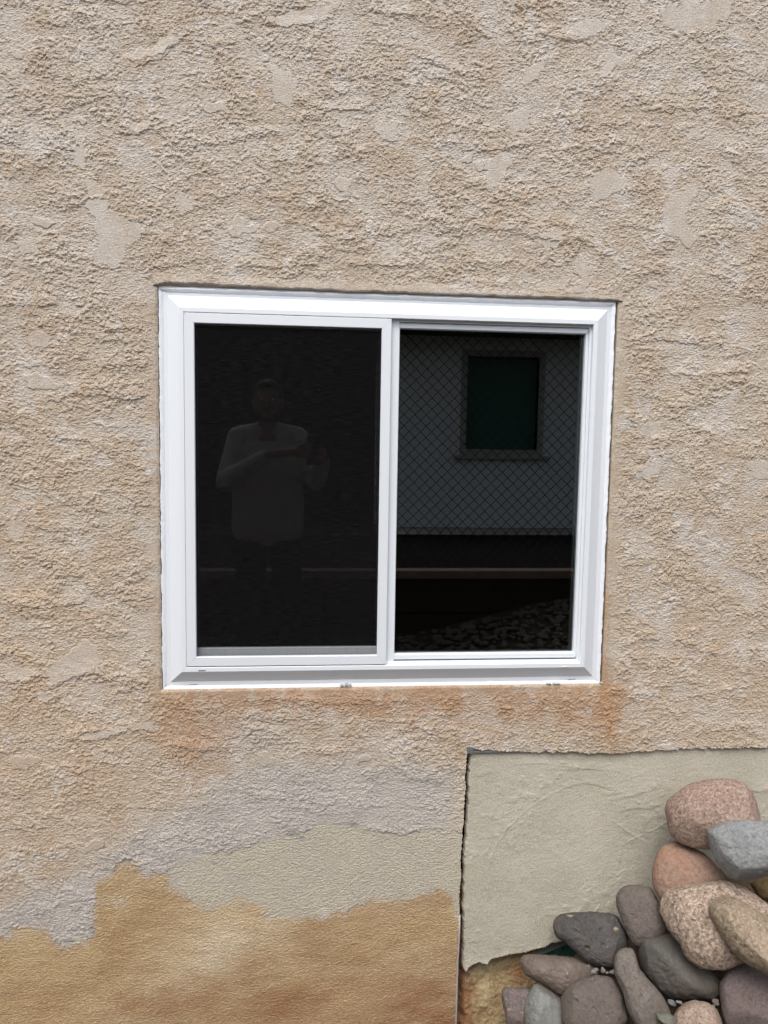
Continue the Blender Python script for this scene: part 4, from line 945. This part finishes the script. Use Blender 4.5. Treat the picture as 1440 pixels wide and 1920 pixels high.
nwin = child(MB().box(wx0, wx1, NEI-.12, NEI-.10, wz0, wz1), 'window', simple('green_blind', (.03,.115,.085), .6, .3, .004, 40), nb)
mb = ring(MB(), wx0, wx1, wz0, wz1, [(0, NEI-.1), (0, NEI+.02), (.075, NEI+.02), (.075, NEI-.001)])
child(mb, 'window_trim', M_TRIM, nb)
child(MB().box(wx0-.16, wx1+.16, NEI, NEI+.07, wz0-.125, wz0-.075), 'window_sill', M_TRIM, nb, bevel=.01)
child(MB().box(nx0-.02, 9, NEI+.001, NEI+.02, .3, .53), 'plinth', simple('plinth_grey', (.10,.095,.09), .9), nb)
# added tall dark boards, hiding the sky from the glass left of the house
pf = empty('sky_blocker_boards', (-4, -8.2, .47)); tag(pf, 'added tall dark boards hiding the sky from the glass, beside the white neighbouring house', 'fence', kind='thing')
M_PF = simple('dark_boards', (.020,.019,.020), .9, .2, .004, 20, .35, 5)
for k in range(50):
    x = nx0-.02-.2*k; child(MB().box(x-.2, x, -8.2, -8.178-.004*(k % 2), .4, 3.15+.012*(k*7 % 5)), 'board', M_PF, pf)
for z in (.8, 2.0, 2.95): child(MB().box(nx0-10, nx0-.02, -8.25, -8.201, z, z+.09), 'rail', M_PF, pf)

# ================================================================== THE PHOTOGRAPHER
M_SKIN = simple('skin', (.24,.13,.085), .6, .4); M_SHIRT = simple('light_grey_shirt', (.44,.45,.46), .9, .2, .006, 18)
M_TROUSER = simple('dark_trousers', (.02,.022,.03), .9, .2, .006, 20); M_HAIR = simple('black_hair', (.012,.010,.009), .7); M_SHOE = simple('black_shoes', (.02,.02,.02), .6)
pgx, pgy = -.465, -2.36; pgz = ground_z(pgx, pgy)-.02
person = empty('person', (pgx, pgy, pgz)); tag(person, 'person in a light grey shirt and dark trousers holding up a phone', 'person', kind='thing')
KZ = .965
PHX, PY, PZ = -.206, -2.026, 1.55
def W_(p): return Vector((pgx+p[0], pgy+p[1], pgz+p[2]*KZ))
def sculpt(name, parts, mat, voxel, it=4):
    """rounded cones and ellipsoids fused into one continuous skin"""
    bm = bmesh.new()
    for q in parts:
        b2 = bmesh.new()
        if q[0] == 'e':
            bmesh.ops.create_icosphere(b2, subdivisions=3, radius=1)
            for v in b2.verts: v.co = W_(q[1])+Vector((v.co.x*q[2][0], v.co.y*q[2][1], v.co.z*q[2][2]))
        else:
            for p, r in ((q[0], q[1]), (q[2], q[3])):
                g = bmesh.ops.create_icosphere(b2, subdivisions=2, radius=r)
                for v in g['verts']: v.co += W_(p)
            for f in list(b2.faces): b2.faces.remove(f)
            for e in list(b2.edges): b2.edges.remove(e)
            bmesh.ops.convex_hull(b2, input=b2.verts)
            for v in [v for v in b2.verts if not v.link_faces]: b2.verts.remove(v)
        tmp = bpy.data.meshes.new('t'); b2.to_mesh(tmp); b2.free(); bm.from_mesh(tmp); bpy.data.meshes.remove(tmp)
    me = bpy.data.meshes.new(name); bm.to_mesh(me); bm.free()
    o = link(name, me, mat, person, smooth=True); o.matrix_parent_inverse = Matrix.Translation(-person.location)
    rm = o.modifiers.new('remesh', 'REMESH'); rm.mode = 'VOXEL'; rm.voxel_size = voxel; rm.use_smooth_shade = True
    sm = o.modifiers.new('smooth', 'SMOOTH'); sm.iterations = it; sm.factor = .5
    return o
def rel(x, y, z): return (x-pgx, y-pgy, (z-pgz)/KZ)
LS, LE, LW = (-.165, -.01, 1.455), (-.225, .12, 1.205), (.015, .285, 1.365)
RS, RE, RW = (.165, -.01, 1.455), (.275, .08, 1.215), (.315, .280, 1.335)
ph = rel(PHX, PY, PZ)
lh = (ph[0]-.085, ph[1]-.012, ph[2]-.010); rh = (ph[0]+.055, ph[1]-.022, ph[2]-.035)
bd_ = [('e', (0, .015, 1.672), (.076, .096, .116)), ('e', (0, .045, 1.605), (.056, .062, .062)), ((0, .115, 1.675), .013, (0, .128, 1.645), .017), ('e', (-.078, .005, 1.66), (.014, .022, .032)), ('e', (.078, .005, 1.66), (.014, .022, .032)),
       ((-.035, .092, 1.700), .014, (.035, .092, 1.700), .014), ((-.02, .104, 1.612), .011, (.02, .104, 1.612), .011),
       ((0, 0, 1.46), .062, (0, .015, 1.60), .056), ((-.10, 0, 1.44), .06, (.10, 0, 1.44), .06), ((0, 0, 1.44), .085, (0, 0, 1.0), .10),
       (LS, .045, LE, .036), (LE, .036, LW, .025), (LW, .026, lh, .022), (RS, .045, RE, .036), (RE, .036, RW, .026), (RW, .027, rh, .024),
       ((-.09, 0, .95), .08, (-.11, .01, .50), .05), ((-.11, .01, .50), .05, (-.12, -.01, .08), .035), ((.09, 0, .95), .08, (.12, .01, .50), .05), ((.12, .01, .50), .05, (.13, -.01, .08), .035), ((-.09, 0, .95), .08, (.09, 0, .95), .08)]
for k in range(4):                                     # fingers curl round the phone from both sides
    L = (.9, 1.05, 1.1, 1.0)[k]; dz = -.034+.022*k
    a = (rh[0]+.004, rh[1]+.004, rh[2]+dz); b = (rh[0]+.002, rh[1]+.034, rh[2]+dz+.003); c = (rh[0]-.032*L, rh[1]+.038, rh[2]+dz+.004)
    bd_ += [(a, .0105, b, .0095), (b, .0095, c, .008)]
    a = (lh[0]+.008, lh[1]+.002, lh[2]+dz*.9); b = (lh[0]+.036, lh[1]+.026, lh[2]+dz*.9+.003); c = (lh[0]+.036+.034*L, lh[1]+.028, lh[2]+dz*.9+.004)
    bd_ += [(a, .0105, b, .0095), (b, .0095, c, .008)]
bd_ += [((rh[0]-.004, rh[1]-.004, rh[2]-.022), .0125, (rh[0]-.018, rh[1]-.006, rh[2]+.022), .0115), ((rh[0]-.018, rh[1]-.006, rh[2]+.022), .0115, (rh[0]-.034, rh[1]+.001, rh[2]+.042), .0095),
        ((lh[0]+.004, lh[1]-.006, lh[2]+.012), .0125, (lh[0]+.028, lh[1]-.010, lh[2]+.040), .0115), ((lh[0]+.028, lh[1]-.010, lh[2]+.040), .0115, (lh[0]+.050, lh[1]-.002, lh[2]+.052), .0095)]
sculpt('body', bd_, M_SKIN, .006, 3)
def mixp(a, b, t): return tuple(a[i]+(b[i]-a[i])*t for i in range(3))
sculpt('shirt', [((-.085, 0, .93), .128, (-.095, 0, 1.35), .108), ((.085, 0, .93), .128, (.095, 0, 1.35), .108), ((-.095, 0, 1.35), .108, (.095, 0, 1.35), .108), ((-.085, 0, .93), .128, (.085, 0, .93), .128), ((0, .02, 1.0), .115, (0, .02, 1.36), .105),
        ((-.03, -.005, 1.485), .070, LS, .074), ((.03, -.005, 1.485), .070, RS, .074), ((-.10, 0, 1.37), .10, (.10, 0, 1.37), .10), ((0, -.01, 1.49), .075, (0, -.015, 1.53), .068),
        (LS, .074, LE, .062), (LE, .062, mixp(LE, LW, .9), .045), (RS, .074, RE, .062), (RE, .062, mixp(RE, RW, .9), .045)], M_SHIRT, .012, 4)
sculpt('trousers', [((-.08, 0, .95), .098, (.08, 0, .95), .098), ((-.09, 0, .90), .102, (-.11, .01, .50), .082), ((-.11, .01, .50), .082, (-.12, -.01, .07), .062), ((.09, 0, .90), .102, (.12, .01, .50), .082), ((.12, .01, .50), .082, (.13, -.01, .07), .062)], M_TROUSER, .014, 4)
for s_ in (-1, 1):
    sculpt('shoe', [((s_*.125, -.06, .05), .048, (s_*.135, .08, .045), .046), ((s_*.135, .08, .045), .046, (s_*.145, .17, .035), .036)], M_SHOE, .012, 3)
    sculpt('eye', [('e', (s_*.032, .103, 1.682), (.013, .010, .008))], simple('eye_white', (.5, .48, .45), .2), .003, 1)
sculpt('hair', [('e', (0, -.012, 1.705), (.086, .098, .102)), ('e', (0, -.045, 1.66), (.078, .066, .09)), ('e', (0, .05, 1.765), (.066, .05, .032))], M_HAIR, .008, 3)
sculpt('beard', [((-.062, .045, 1.615), .018, (-.04, .085, 1.575), .022), ((.062, .045, 1.615), .018, (.04, .085, 1.575), .022), ((-.04, .085, 1.575), .022, (.04, .085, 1.575), .022), ((-.025, .112, 1.630), .008, (.025, .112, 1.630), .008)], M_HAIR, .006, 3)
phone = MB().box(PHX-.036, PHX+.036, PY-.004, PY+.004, PZ-.085, PZ+.075).build('phone', simple('black_phone', (.01,.01,.012), .3), bevel=.003)
tag(phone, 'black phone held upright by the photographer', 'phone')
